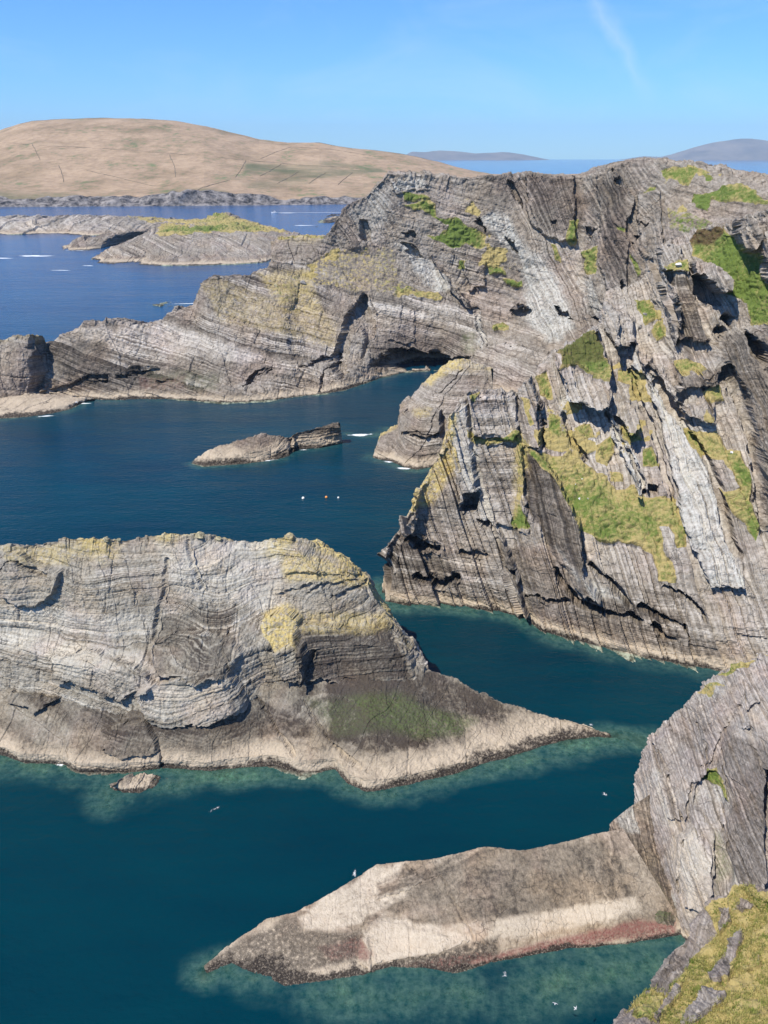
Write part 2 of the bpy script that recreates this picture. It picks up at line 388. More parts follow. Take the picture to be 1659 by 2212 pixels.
    gd = .5*S*vn(P, 1.5*S, 90) + .7*np.abs(vn(P, .95*S, 91))*S + .5*S*vn(P, 6*S, 92)
    pm = mask(pale, 9, 3.0)
    d = d + pm*S*(.9*fbm(P, (2.6*S), 3, 97) + .5*ledge(c, 1.1*S, q, 2.5*S, 98))
    d = d*flat*(1-.85*gm) + gm*gd
    sub = sstep(.1, -.5, P[:, 2])
    jag = sstep(.9, 1.0, H)*sstep(1.5, 1.1, H)
    d = (d - .2*S)*(1-.45*sstep(.85, 1.0, H)) + jagk*jag*S*(1.5*np.maximum(ledge(al, 2.6*S, q, 3*S, seed+77), -.1) + .7*np.maximum(ledge(al+2, .9*S, q, 2*S, seed+78), -.15) + .35*vn(P, .8*S, seed+79))
    d = d*(1-.4*sstep(1.5*S, 0, np.abs(P[:, 2])))
    Q = P + N*d[:, None]
    # colour masks
    dz = Q[:, 2]
    at = dict(q=q, c=c, grass=gm, straw=np.full(len(P0), straw) + .25*fbm(P, 14*S, 2, 95) + .30*(1-mask(grass, 12, 2.2)), tide=dz/tide + .42*fbm(P, 7*S, 3, 65)*sstep(3, 0, dz/tide) + .12,
              cleave=cleave+.3*cz, band=np.full(len(P0), band)*(1-.7*cz), sub=sub, tone=tone - .5*(cleave+.3*cz) + .06*fbm(P, 22*S, 2, seed+60))
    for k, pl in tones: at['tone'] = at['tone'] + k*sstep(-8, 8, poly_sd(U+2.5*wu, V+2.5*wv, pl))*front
    for k, pl in bands: at['band'] = at['band'] + k*sstep(-10, 10, poly_sd(U+2.5*wu, V+2.5*wv, pl))*front
    at['pale'] = pm; at['cream'] = mask(cream, 7, 2.0)*(.75+.35*vn(P, 1.5*S, 48)); at['weed'] = mask(weed, 8, 2.0); at['algae'] = mask(algae, 14); at['red'] = mask(red, 7); at['heather'] = mask(heather, 5)
    lc = lich_crest*sstep(lich_lo, 1.0, H + .05*fbm(P, 5*S, 2, 33))*sstep(-.25, .35, fbm(P, 12*S, 2, 34)+.1)
    at['lichen'] = np.maximum(mask(lichen, 8), lc)
    # faces, split into the pieces one can tell apart
    ii, jj = np.meshgrid(np.arange(ni-1), np.arange(nj-1), indexing='ij')
    a = (ii*nj+jj).ravel(); F = np.stack([a, a+1, a+nj+1, a+nj], 1)
    fid = np.zeros(len(F), int); names = [name]
    fu = (U+2*wu)[F].mean(1); fv = (V+2*wv)[F].mean(1); ffr = front[F].all(1)
    if split:
        for nm, pl in list(regions)+[('grass_patch', p if not isinstance(p[0], (int, float)) else p[1]) for p in grass if not (isinstance(p[0], (int, float)) and p[0] < .7)]:
            m = (poly_sd(fu, fv, pl) > 0) & ffr
            if m.sum() > 12: names.append(nm); fid[m] = len(names)-1
    for k, nm in enumerate(names):
        Fk = F[fid == k]
        if not len(Fk): continue
        used, inv = np.unique(Fk, return_inverse=True)
        mesh_np(nm, Q[used], inv.reshape(-1, 4), mat, {kk: vv[used] for kk, vv in at.items()}, root)
    SURF[name+root.name] = (Q[front], U[front], V[front], N[front])
    if shore: SHORE.append((np.array(rows[shore[2] if len(shore) > 2 else 2])[:, :2], shore[0], shore[1]))
    return Q
def taper(pts, k, du, f):            # carry a line of (u, v, z or Y) points on past its first point
    return [(pts[0][0]-du*(i+1),)+tuple(f(i, pts[0][1:])) for i in range(k)][::-1]+list(pts)
def rows_from(base, crest, prof=((.35, .22), (.7, .55)), sk=(4, -3.5, 9, -7), back=((0, 7, -.5), (2, 22, -10), (3, 40, -45)), mids=None, lead=None, drop=True):
    """base, crest: K world points. Adds the submerged skirt, the profile between, and the far side."""
    B = np.array(base, float); C = np.array(crest, float)
    D = B[:, :2]-C[:, :2]; D = D/(np.linalg.norm(D, axis=1)[:, None]+1e-6)
    if lead is not None: D = np.tile(np.array(lead, float), (len(B), 1))
    def sh(d, z):
        R = B.copy(); R[:, :2] += D*d; R[:, 2] = z; return R
    rows = [sh(sk[2], sk[3]), sh(sk[0], sk[1]), B]; hv = [-.4, -.2, 0]; co = [True, False, False]
    if mids is not None:
        for k, M in enumerate(mids): rows.append(np.array(M, float)); hv.append((k+1)/(len(mids)+1)); co.append(False)
    else:
        for h, g in prof:
            M = B.copy(); M[:, :2] += (C[:, :2]-B[:, :2])*g; M[:, 2] = B[:, 2]+(C[:, 2]-B[:, 2])*h
            rows.append(M); hv.append(h); co.append(False)
    rows.append(C); hv.append(1.0); co.append(False)
    for k, b in enumerate(back):
        R = C.copy()
        if hasattr(b[0], '__len__'): R = R + np.array(b)
        else: R = R + np.array(b)
        hid = C[:, 2] - (CAM_H-C[:, 2])/np.maximum(C[:, 1], 1)*(R[:, 1]-C[:, 1]) - .15      # the far side falls away behind the crest
        if drop: R[:, 2] = np.minimum(R[:, 2], hid)
        R[:, 2] = np.maximum(R[:, 2], -6)
        rows.append(R); hv.append(1.15+.4*k); co.append(k > 0)
    return rows, hv, co
ROCK = rock_material('grey_banded_rock', 1.0)
ROCK_FAR = rock_material('grey_banded_rock_far', 2.0)
ROCK_ISLE = rock_material('grey_folded_rock', .65, mid=(.220, .197, .155), light=(.48, .45, .38))
ROCK_NEAR = rock_material('grey_slate_rock', .55, mid=(.215, .188, .162), light=(.50, .455, .40))
ROCK_SLAB = rock_material('brown_slab_rock', .55, dark=(.07, .058, .045), mid=(.265, .218, .160), light=(.53, .46, .36))
ROCK_DIST = rock_material('grey_shore_rock', 5.0)
def Z0(pts): return [at_z(u, v, 0) for u, v in pts]
def AY(pts): return [at_y(*p) for p in pts]

# ---- the cliff spur on the right
D_base = [(816, 1262), (832, 1304), (880, 1309), (945, 1307), (1000, 1312), (1060, 1320), (1108, 1328), (1176, 1366), (1273, 1390), (1407, 1422), (1500, 1440), (1563, 1449), (1660, 1460), (1760, 1470), (1860, 1480), (1960, 1490), (2140, 1500)]
D_crest = [(826, 1200, 168), (868, 1128, 170), (905, 1052, 172), (945, 990, 175), (975, 890, 180), (1014, 846, 184), (1115, 846, 188), (1130, 825, 191), (1197, 768, 200), (1300, 698, 213), (1316, 636, 220), (1398, 600, 226), (1417, 534, 226), (1500, 500, 224), (1569, 488, 215), (1659, 455, 202), (1790, 420, 190)]
spur = tag(empty('cliff_spur', (30, 180, 0)), kind='structure')
spur.location = (0, 0, 0)
D_rel = [
 (x2((0, 215), (285, 195), (415, 430), (435, 640), (395, 765), (300, 795), (200, 745), (60, 745), (35, 560), (-10, 430)), 6.0),
 (x2((370, -20), (460, 70), (460, 310), (370, 200)), (1.5, 5, 5, 1.5)),
 (x2((460, 70), (580, 80), (612, 285), (600, 312), (455, 312)), (5, 4, 4, 4, 5)),
 (x2((612, 285), (830, 480), (950, 660), (940, 770), (650, 430), (612, 340)), 2.5),
 (x2((620, 340), (700, 480), (800, 640), (900, 830), (1000, 1000), (1150, 1200), (1230, 1400), (1280, 1700), (1400, 2000), (1500, 2212), (1200, 2212), (1130, 2050), (1060, 1900), (1000, 1700), (950, 1480), (880, 1300), (830, 1100), (800, 960), (730, 720), (680, 540), (560, 470)), 2.2),
 (x2((380, 800), (430, 1000), (500, 1180), (560, 1320), (640, 1500), (710, 1430), (620, 1230), (560, 1050), (470, 930), (405, 795)), 2.4),
 (x2((400, 620), (620, 800), (632, 945), (560, 990), (400, 800), (385, 730)), (2, 5, 6, 6, 2, 1)),
 (x3((815, 950), (900, 1100), (925, 1470), (905, 1540), (800, 1060)), (3, 5, 5, 4, 2)),
 (x3((900, 950), (1040, 950), (1175, 1440), (1175, 1490), (925, 1475), (890, 1100)), 3.0),
 (x3((760, 750), (960, 740), (965, 840), (1020, 880), (1020, 950), (830, 950), (780, 880)), 4.0),
 (x3((1040, 870), (1290, 960), (1350, 1005), (1335, 1105), (1280, 1092), (1050, 955)), 8.0),
 (x3((1050, 955), (1280, 1095), (1290, 1210), (1170, 1180), (1100, 1110)), -3.5),
 (x3((1310, 1290), (1385, 1300), (1350, 1390), (1300, 1330)), -6),
 (x3((1240, 1370), (1310, 1390), (1280, 1440)), -5),
 (x2((940, 530), (1280, 500), (1275, 625), (930, 655)), 3.0),
 (x2((950, 800), (1010, 860), (1240, 930), (1240, 760), (960, 740)), 3.2),
 (x2((1240, 260), (1290, 480), (1460, 740), (1560, 1050), (1600, 1400), (1640, 1750), (1800, 1750), (1800, 60), (1470, 180)), (2, 2, 3, 3, 3, 3, 7, 7, 3), 26),
 (x3((1460, 1380), (1520, 1500), (1605, 1560), (1610, 1640), (1500, 1620)), -8),
 (x3((1400, 580), (1530, 600), (1570, 690), (1550, 770), (1500, 785), (1430, 750), (1395, 650)), 6.0),
 (x3((1560, 700), (1620, 640), (1680, 660), (1680, 1050), (1610, 930), (1555, 800)), 5.0),
 (strip(c3((800, 960), (840, 1030), (880, 1080), (930, 1118), (1000, 1140), (1110, 1152), (1150, 1180)), 13), -4.0),
 (strip(c3((690, 1070), (740, 1085), (800, 1095), (860, 1090)), 6), -2.0),
 (strip(c3((940, 930), (990, 990), (1060, 1030), (1110, 1100)), 8), -3.0),
 (strip(c3((1140, 1105), (1190, 1140), (1240, 1165), (1320, 1190), (1340, 1240)), 8), -3.0),
 (strip(c3((1240, 1020), (1300, 1060), (1380, 1110), (1420, 1180)), 6), -2.5),
 (strip(c3((1190, 1190), (1240, 1230), (1290, 1245)), 9), -3.0),
 (strip(c3((240, 985), (300, 1020), (350, 1030), (410, 1005)), 12), -3.5),
 (strip(c3((200, 830), (260, 860), (300, 880), (330, 880)), 8), -3.0),
 (strip(c3((420, 890), (470, 900), (530, 905)), 5), -1.5),
 (c3((555, 790), (590, 800), (640, 940), (690, 1110), (700, 1140), (640, 1140), (610, 990), (585, 920)), (0, 2, 3, 3, 3, 0, 0, 0)),
 (c3((600, 935), (650, 940), (640, 985)), -4),
 (c3((385, 330), (450, 300), (470, 420), (510, 640), (430, 720), (400, 560), (380, 440)), 1.8),
 (c3((430, 660), (490, 650), (480, 720), (430, 725)), -4.5),
 (c3((490, 755), (540, 765), (555, 800), (510, 780)), -4),
 (c3((670, 470), (735, 470), (840, 620), (905, 760), (920, 960), (1000, 1080), (900, 1040), (780, 870), (690, 720)), (-1, 1, 3, 4, 4, 4, 1, 0, -1)),
 (c3((650, 210), (700, 190), (760, 300), (750, 470), (670, 460)), (1, 4, 4, 3, 0)),
 (c3((455, 260), (650, 260), (665, 400), (640, 430), (480, 430)), 2.2),
 (c3((480, 455), (672, 455), (690, 800), (560, 780)), 1.0),
 (c3((1180, 620), (1230, 625), (1220, 665), (1180, 650)), -4),
 (c3((185, 720), (260, 640), (275, 740), (210, 820), (185, 800)), 2.5),
 (strip(x2((720, 470), (820, 640), (920, 830), (1020, 1000), (1180, 1220), (1260, 1420), (1310, 1700), (1420, 2000)), 11), -2.6), (strip(x2((560, 520), (650, 760), (740, 1000), (800, 1200), (860, 1400), (940, 1620)), 9), -1.8),
 (strip(x2((1300, 500), (1440, 760), (1530, 1050), (1590, 1400), (1640, 1750)), 14), -3.2), (strip(x1((1270, 380), (1290, 560), (1290, 730)), 8), -2.5), (strip(c3((840, 320), (860, 420), (930, 520)), 7), -2), (strip(c3((1010, 320), (1060, 420), (1130, 540), (1170, 650)), 6), -2)]
D_grass = [
 c3((720, 470), (760, 490), (830, 510), (860, 490), (930, 540), (960, 580), (1010, 590), (1050, 630), (1120, 625), (1170, 670), (1290, 680), (1310, 720), (1330, 800), (1330, 880), (1290, 880), (1260, 790), (1220, 790), (1240, 880), (1290, 960), (1290, 1010), (1220, 1010), (1200, 900), (1150, 870), (1050, 860), (960, 840), (910, 800), (910, 760), (870, 690), (830, 620), (770, 560), (700, 490)),
 c3((1310, 405), (1350, 400), (1460, 410), (1500, 470), (1550, 470), (1560, 540), (1590, 600), (1590, 680), (1630, 780), (1610, 850), (1560, 770), (1500, 720), (1470, 650), (1550, 640), (1500, 560), (1480, 520), (1400, 500), (1350, 460)),
 c3((450, 380), (480, 425), (560, 428), (660, 390), (690, 490), (650, 450), (560, 450), (480, 455)),
 c3((880, 385), (950, 375), (970, 430), (900, 440)), c3((970, 470), (1030, 415), (1050, 490), (1000, 550), (970, 530)),
 c3((1060, 160), (1150, 155), (1165, 210), (1190, 280), (1110, 280), (1100, 220), (1050, 200)),
 c3((1150, 480), (1180, 470), (1230, 550), (1160, 550)), c3((800, 40), (900, 15), (970, 5), (1020, 110), (1030, 190), (960, 165), (900, 130), (830, 150), (830, 90)),
 c3((720, 190), (770, 170), (800, 290), (740, 260)), c3((790, 330), (830, 340), (830, 440), (780, 430)),
 c3((1265, 120), (1330, 112), (1410, 150), (1300, 165)), c3((1390, 240), (1470, 220), (1480, 280), (1400, 275)),
 c3((1060, 380), (1120, 395), (1155, 440), (1090, 435)), c3((630, 770), (670, 700), (700, 800), (640, 800)),
 c3((670, 270), (700, 280), (735, 360), (715, 370)), c3((460, 260), (500, 250), (490, 290), (465, 285)), c3((1020, 570), (1080, 575), (1080, 600), (1030, 600)),
 x3((1035, 700), (1110, 620), (1330, 600), (1390, 690), (1430, 765), (1550, 800), (1600, 930), (1690, 1060), (1690, 1350), (1500, 1340), (1500, 1200), (1345, 1110), (1350, 1010), (1200, 915), (1120, 850), (1045, 820)),
 x3((600, 1150), (720, 1160), (800, 1260), (800, 1340), (680, 1350), (620, 1200)), x3((730, 1370), (820, 1340), (870, 1480), (790, 1500)),
 x3((815, 885), (1010, 860), (1020, 945), (840, 945)), (.55, c3((650, 380), (720, 470), (690, 500), (660, 800), (640, 800))),
 (.5, c3((780, 300), (830, 330), (900, 480), (770, 470))),
]
D_regions = [('buttress', c3((455, 255), (650, 255), (672, 455), (690, 810), (560, 785), (480, 455))), ('rock_pillar', c3((380, 300), (455, 255), (490, 480), (560, 790), (430, 730), (375, 480))),
 ('sloping_slab', c3((670, 470), (735, 470), (905, 760), (930, 960), (1000, 1080), (900, 1040), (780, 870), (690, 720))),
 ('rock_rib', D_rel[4][0]), ('rock_rib', D_rel[5][0]), ('overhanging_block', D_rel[0][0]), ('rock_block', x2((370, -20), (460, 70), (580, 80), (612, 285), (600, 312), (455, 312), (370, 200))),
 ('rock_block', x3((815, 950), (1040, 950), (1175, 1440), (1175, 1490), (905, 1540), (800, 1060))), ('overhanging_slab', D_rel[10][0]), ('rock_block', D_rel[14][0]), ('rock_block', D_rel[15][0]), ('rock_block', D_rel[9][0]),
 ('rock_wall', D_rel[16][0]), ('rock_block', D_rel[7][0]), ('overhanging_block', D_rel[18][0]), ('rock_slab', D_rel[6][0]), ('rock_pinnacle', c3((650, 210), (700, 190), (760, 300), (750, 470), (670, 460))),
 ('rock_spur', c3((85, 920), (185, 720), (260, 640), (320, 560), (420, 720), (420, 900), (400, 1000), (240, 1000)))]
rows, hv, co = rows_from(Z0(D_base), AY(D_crest), prof=((.12, .05), (.4, .30), (.7, .62)), back=((3, 7, -1), (8, 16, -16), (12, 26, -70)))
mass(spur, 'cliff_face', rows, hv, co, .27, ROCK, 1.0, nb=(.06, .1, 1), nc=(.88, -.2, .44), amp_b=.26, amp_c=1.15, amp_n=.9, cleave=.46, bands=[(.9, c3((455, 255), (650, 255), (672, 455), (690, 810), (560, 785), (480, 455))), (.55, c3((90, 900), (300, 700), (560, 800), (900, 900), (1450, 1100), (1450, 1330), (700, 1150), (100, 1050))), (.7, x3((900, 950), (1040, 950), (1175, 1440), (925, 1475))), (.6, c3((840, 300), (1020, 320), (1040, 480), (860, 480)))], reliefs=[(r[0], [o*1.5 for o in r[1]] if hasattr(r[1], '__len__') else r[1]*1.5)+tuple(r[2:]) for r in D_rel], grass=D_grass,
     pale=[D_rel[4][0], D_rel[5][0], (.8, c3((385, 330), (450, 300), (470, 420), (560, 780), (510, 780), (430, 560))), c3((800, 860), (840, 900), (960, 1040), (1100, 1080), (1000, 1020), (900, 960)), c3((830, 190), (850, 250), (1010, 320), (840, 330)), x2((930, 920), (1090, 990), (1270, 930), (1290, 1000), (950, 1000)), c3((1400, 850), (1480, 930), (1470, 1010), (1420, 990))],
     lichen=[c3((190, 720), (260, 600), (340, 500), (385, 330), (420, 330), (400, 560), (300, 700)), (.5, c3((640, 380), (720, 470), (690, 500), (660, 800), (640, 800)))],
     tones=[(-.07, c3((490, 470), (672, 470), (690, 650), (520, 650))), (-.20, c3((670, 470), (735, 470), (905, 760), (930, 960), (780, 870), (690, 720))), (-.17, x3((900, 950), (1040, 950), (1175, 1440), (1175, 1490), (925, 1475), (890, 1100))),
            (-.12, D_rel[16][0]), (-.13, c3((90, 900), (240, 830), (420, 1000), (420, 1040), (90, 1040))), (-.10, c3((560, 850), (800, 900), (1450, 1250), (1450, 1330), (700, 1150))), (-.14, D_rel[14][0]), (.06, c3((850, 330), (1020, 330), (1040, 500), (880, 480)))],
     heather=[x3((1025, 690), (1100, 605), (1335, 585), (1330, 650), (1200, 740), (1045, 720)), (.55, c3((800, 40), (900, 15), (970, 5), (1020, 110), (900, 130), (830, 150)))], regions=D_regions, tide=2.6, seed=3, shore=(5.0, .75), straw=-.04, band=.42, ctilt=.9, cwarp=1.0, tone=.055, speck=[(.9, c3((640, 200), (820, 180), (1060, 130), (1190, 300), (1200, 560), (1000, 560), (760, 470))), (.8, x3((1300, 1000), (1480, 1100), (1500, 1350), (1300, 1200))), (.7, c3((1380, 300), (1600, 430), (1640, 800), (1500, 640)))])
# ---- the folded rock island in the middle
isle = tag(empty('rock_island'), 'large grey island of folded banded rock with yellow lichen along its crest', 'island')
A_front = [(-110, 1628), (0, 1634), (56, 1648), (140, 1651), (174, 1668), (270, 1668), (360, 1660), (450, 1666), (495, 1662), (590, 1655), (647, 1668), (722, 1664), (748, 1700), (790, 1713), (832, 1712), (900, 1698), (992, 1670), (1112, 1634), (1226, 1600), (1283, 1592), (1322, 1592)]
A_top = [(-110, 1470, 8), (0, 1480, 8), (60, 1490, 8), (130, 1500, 8), (180, 1510, 8), (260, 1520, 8), (340, 1535, 7.5), (430, 1530, 8), (500, 1500, 9), (560, 1475, 9.5), (620, 1470, 9.5), (700, 1462, 9.5), (760, 1456, 9.5), (800, 1452, 9.5), (850, 1448, 9.3), (915, 1440, 9), (985, 1462, 7), (1070, 1512, 4.5), (1160, 1546, 2.6), (1240, 1558, 1.6), (1318, 1589, .4)]
A_front = taper(A_front, 3, 130, lambda i, r: (r[0]-8-26*i,)); A_top = taper(A_top, 3, 125, lambda i, r: (r[0]+(4, 18, 55)[i], (7, 4.5, .6)[i]))
rows, hv, co = rows_from(Z0(A_front), [at_z(*p) for p in A_top], prof=((.22, .05), (.5, .42)), sk=(3, -1.0, 9, -5), back=((.3, 2.5, -1.2), (1, 6, -12)))
crk = strip(c4((565, 805), (590, 850), (612, 900), (618, 960), (622, 1000)), 7)
mass(isle, 'rock_apron', rows, hv, co, .16, ROCK_ISLE, .7, nb=(.02, -.42, 1), nc=(.75, -.5, .3), fold=(.9, 14), amp_b=.36, amp_c=.18, amp_n=.8, cleave=.08,
     reliefs=[(crk, -2.2), (strip(c5((0, 600), (60, 660), (110, 700)), 6), -.7), (strip(c4((930, 650), (1000, 760), (1080, 880), (1130, 960)), 5), -.8), (strip(c4((1160, 740), (1220, 830), (1280, 910), (1330, 970)), 4), -.7),
              (c4((20, 720), (130, 660), (220, 650), (235, 720), (140, 770)), 1.5), (c4((400, 840), (560, 810), (600, 870), (615, 930), (480, 940), (400, 900)), 1.2)],
     algae=[(.9, c5((60, 430), (250, 410), (400, 470), (560, 510), (500, 560), (330, 580), (160, 530))), (.5, c4((1180, 740), (1600, 720), (1640, 830), (1300, 880)))],
     tones=[(-.17, c5((0, 330), (420, 330), (700, 480), (560, 590), (200, 640), (0, 590))), (-.10, c4((100, 700), (900, 700), (1300, 880), (300, 860)))], tide=3.0, seed=11, band=.7, shore=(4.4, 1.0),
     regions=[('tilted_slab', c5((0, 330), (420, 325), (560, 420), (740, 490), (890, 515), (1050, 575), (700, 620), (300, 720), (100, 800), (40, 760), (50, 680), (0, 600)))], tone=-.03)
foot = [(-110, 1480, 7), (0, 1490, 7), (60, 1500, 7), (130, 1512, 7), (180, 1525, 7), (260, 1535, 7), (340, 1552, 6.2), (430, 1560, 6.2), (510, 1530, 8), (580, 1482, 8.5), (660, 1476, 8.5), (740, 1464, 8.5), (790, 1460, 8.4), (830, 1456, 8.3), (865, 1453, 8.2), (890, 1449, 8), (905, 1446, 8), (914, 1443, 8)]
icr = [(-110, 1192, 131), (0, 1181, 131), (40, 1180, 131), (75, 1172, 132), (135, 1162, 132), (190, 1162, 132), (228, 1169, 132), (300, 1160, 133), (360, 1153, 133), (438, 1151, 134), (500, 1167, 135), (575, 1166, 136), (624, 1154, 136), (669, 1167, 137), (730, 1195, 137), (787, 1243, 136), (815, 1292, 134), (845, 1340, 131)]
foot += [(917, 1441, 8), (919, 1440, 8)]; icr += [(885, 1386, 128), (906, 1426, 126)]
foot = taper(foot, 3, 110, lambda i, r: (r[0]-4, (6, 5, 3)[i])); icr = taper(icr, 3, 105, lambda i, r: (r[0]+(22, 90, 235)[i], (129, 126, 121)[i]))
rows, hv, co = rows_from([at_z(*p) for p in foot], AY(icr), prof=((.30, .16), (.42, .40), (.75, .66)), sk=(.6, 4, 1.5, 2), back=((1, 4, -.5), (3, 9, -10), (4, 14, -45)), lead=(0, -1))
I_rel = [(c4((1160, 440), (1230, 435), (1500, 440), (1580, 510), (1595, 600), (1610, 640), (1180, 655)), 2.4), (c4((1030, 420), (1090, 380), (1155, 405), (1175, 480), (1215, 545), (1190, 655), (1110, 650), (1060, 560)), 3.0),
 (c4((590, 520), (680, 460), (820, 470), (940, 540), (890, 640), (800, 650), (600, 640)), 1.6), (c4((540, 700), (600, 660), (800, 640), (920, 640), (960, 760), (800, 820), (600, 820)), 2.0),
 (c4((190, 560), (330, 530), (560, 600), (600, 680), (480, 720), (220, 650)), 1.4), (strip(c4((1220, 530), (1205, 590), (1185, 650)), 5), -2.2),
 (c4((0, 200), (80, 170), (240, 240), (220, 330), (120, 390), (0, 330)), 1.5), (strip(c4((1060, 330), (1150, 310), (1240, 290)), 4), -1), (strip(c4((1180, 330), (1290, 290), (1380, 270)), 4), -1), (strip(c4((1270, 350), (1350, 310), (1420, 285)), 4), -1),
 (c4((1010, 545), (1060, 540), (1070, 560), (1030, 560)), -2), (strip(c4((0, 250), (60, 200), (130, 230), (200, 250)), 6), -1.2), (strip(c4((1100, 260), (1250, 262), (1400, 258)), 5), -.8), (strip(c4((640, 200), (630, 300), (600, 420), (590, 520)), 5), -.8),
 (strip(c4((880, 470), (860, 540), (900, 620)), 5), -.9), (strip(c4((720, 120), (740, 220), (790, 320)), 4), -.7)]
mass(isle, 'folded_rock_face', rows, hv, co, .17, ROCK_ISLE, .75, nb=(.02, -.25, 1), nc=(.8, -.3, .5), fold=(3.4, 17), amp_b=.62, amp_c=.30, amp_n=.9, cleave=.10, reliefs=I_rel,
     lich_crest=1.0, lich_lo=.84, lichen=[c4((1010, 400), (1100, 360), (1160, 410), (1170, 500), (1080, 520), (1020, 480)), (.7, c4((1060, 150), (1300, 200), (1440, 290), (1400, 300), (1100, 280))), (.55, c4((1160, 400), (1500, 400), (1520, 450), (1180, 460))), (.5, c4((0, 150), (300, 130), (260, 220), (60, 200)))],
     tones=[(.09, c4((0, 380), (600, 420), (560, 600), (300, 640), (0, 520))), (.09, c4((600, 130), (1050, 120), (1100, 400), (700, 350))), (-.19, c4((1160, 440), (1500, 440), (1610, 640), (1180, 655))), (-.13, c4((620, 420), (900, 400), (900, 640), (600, 640))), (.04, c4((560, 640), (900, 640), (900, 780), (600, 790)))],
     regions=[('rock_block', I_rel[0][0]), ('lichen_knob', I_rel[1][0]), ('rock_bulge', I_rel[2][0]), ('rock_bulge', I_rel[3][0]), ('rock_bulge', I_rel[4][0]), ('rock_block', I_rel[6][0])], tide=1.6, seed=15, tone=.02, band=1.3)

# ---- the low tilted slab in the foreground
slab = tag(empty('sea_slab'), 'low tilted rock slab in the water with a red weed edge, below the slate cliff', 'sea rock')
B_front = [(446, 2104), (500, 2082), (572, 2127), (615, 2135), (707, 2116), (784, 2107), (845, 2088), (976, 2100), (1076, 2075), (1230, 2052), (1400, 2032), (1480, 2020)]
B_top = [(440, 2086, .3), (499, 2038, .6), (576, 1984, 1.1), (638, 1969, 1.6), (714, 1930, 2.0), (784, 1884, 2.6), (814, 1865, 3), (922, 1857, 4), (1045, 1829, 5.6), (1122, 1837, 5.8), (1214, 1820, 6.3), (1345, 1788, 7)]
rows, hv, co = rows_from(Z0(B_front), [at_z(*p) for p in B_top], prof=((.16, .07), (.34, .22), (.7, .62)), sk=(3.5, -1.2, 9, -5), back=((.2, .8, -.5), (.5, 2, -9)))
mass(slab, 'slab_surface', rows, hv, co, .095, ROCK_SLAB, .42, nb=(-.05, -.45, 1), nc=(.9, .25, .1), fold=(.3, 8), amp_b=.34, amp_c=.08, amp_n=.42, jagk=.35, cleave=.06,
     reliefs=[(strip(c6((735, 320), (765, 370), (800, 440), (830, 500)), 5), -.4), (c6((555, 345), (600, 320), (690, 330), (640, 360), (560, 375)), .45), (strip(c6((530, 390), (540, 430), (515, 470)), 5), -.3), (strip(c6((640, 290), (680, 330), (690, 345)), 5), -.3), (c6((500, 490), (540, 480), (550, 580), (510, 560)), .6),
              (strip(c6((440, 410), (560, 370), (690, 335), (740, 318)), 4), -.25), (c6((520, 470), (560, 440), (820, 500), (700, 540), (560, 560)), .35)],
     red=[c6((640, 570), (770, 545), (900, 535), (1100, 490), (1300, 445), (1400, 450), (1400, 500), (1230, 500), (1100, 530), (950, 560), (760, 590)), (.8, c6((390, 520), (520, 490), (560, 540), (430, 560)))],
     tones=[(-.09, c6((560, 350), (860, 245), (1210, 220), (1280, 380), (1000, 430), (760, 470), (600, 430))), (.12, c6((830, 450), (1280, 380), (1310, 420), (860, 530), (560, 560), (520, 480))), (.10, c6((340, 430), (540, 300), (560, 340), (540, 400), (400, 470)))], tide=1.05, tone=-.02, seed=21, band=.55, cream=[c6((340, 435), (380, 400), (520, 320), (530, 300), (640, 282), (650, 290), (560, 345), (570, 372), (690, 335), (640, 370), (560, 420), (530, 445), (440, 470), (350, 460)), (.9, c6((530, 475), (560, 445), (640, 440), (820, 495), (820, 510), (700, 540), (550, 560))), (.7, c6((900, 445), (1290, 375), (1310, 425), (1000, 485), (860, 500)))], weed=[(.75, c6((60, 570), (330, 425), (350, 465), (520, 480), (510, 560), (300, 600), (240, 650))), (.9, c6((560, 565), (900, 490), (900, 540), (760, 590), (600, 610))), (.8, c6((760, 590), (1100, 530), (1400, 490), (1400, 560), (900, 620)))], shore=(2.7, .9),
     regions=[('weed_ledge', c6((60, 570), (330, 425), (520, 480), (540, 560), (700, 570), (500, 620), (250, 640))), ('pale_ledge', c6((340, 430), (520, 305), (640, 285), (560, 345), (530, 440), (440, 470)))])

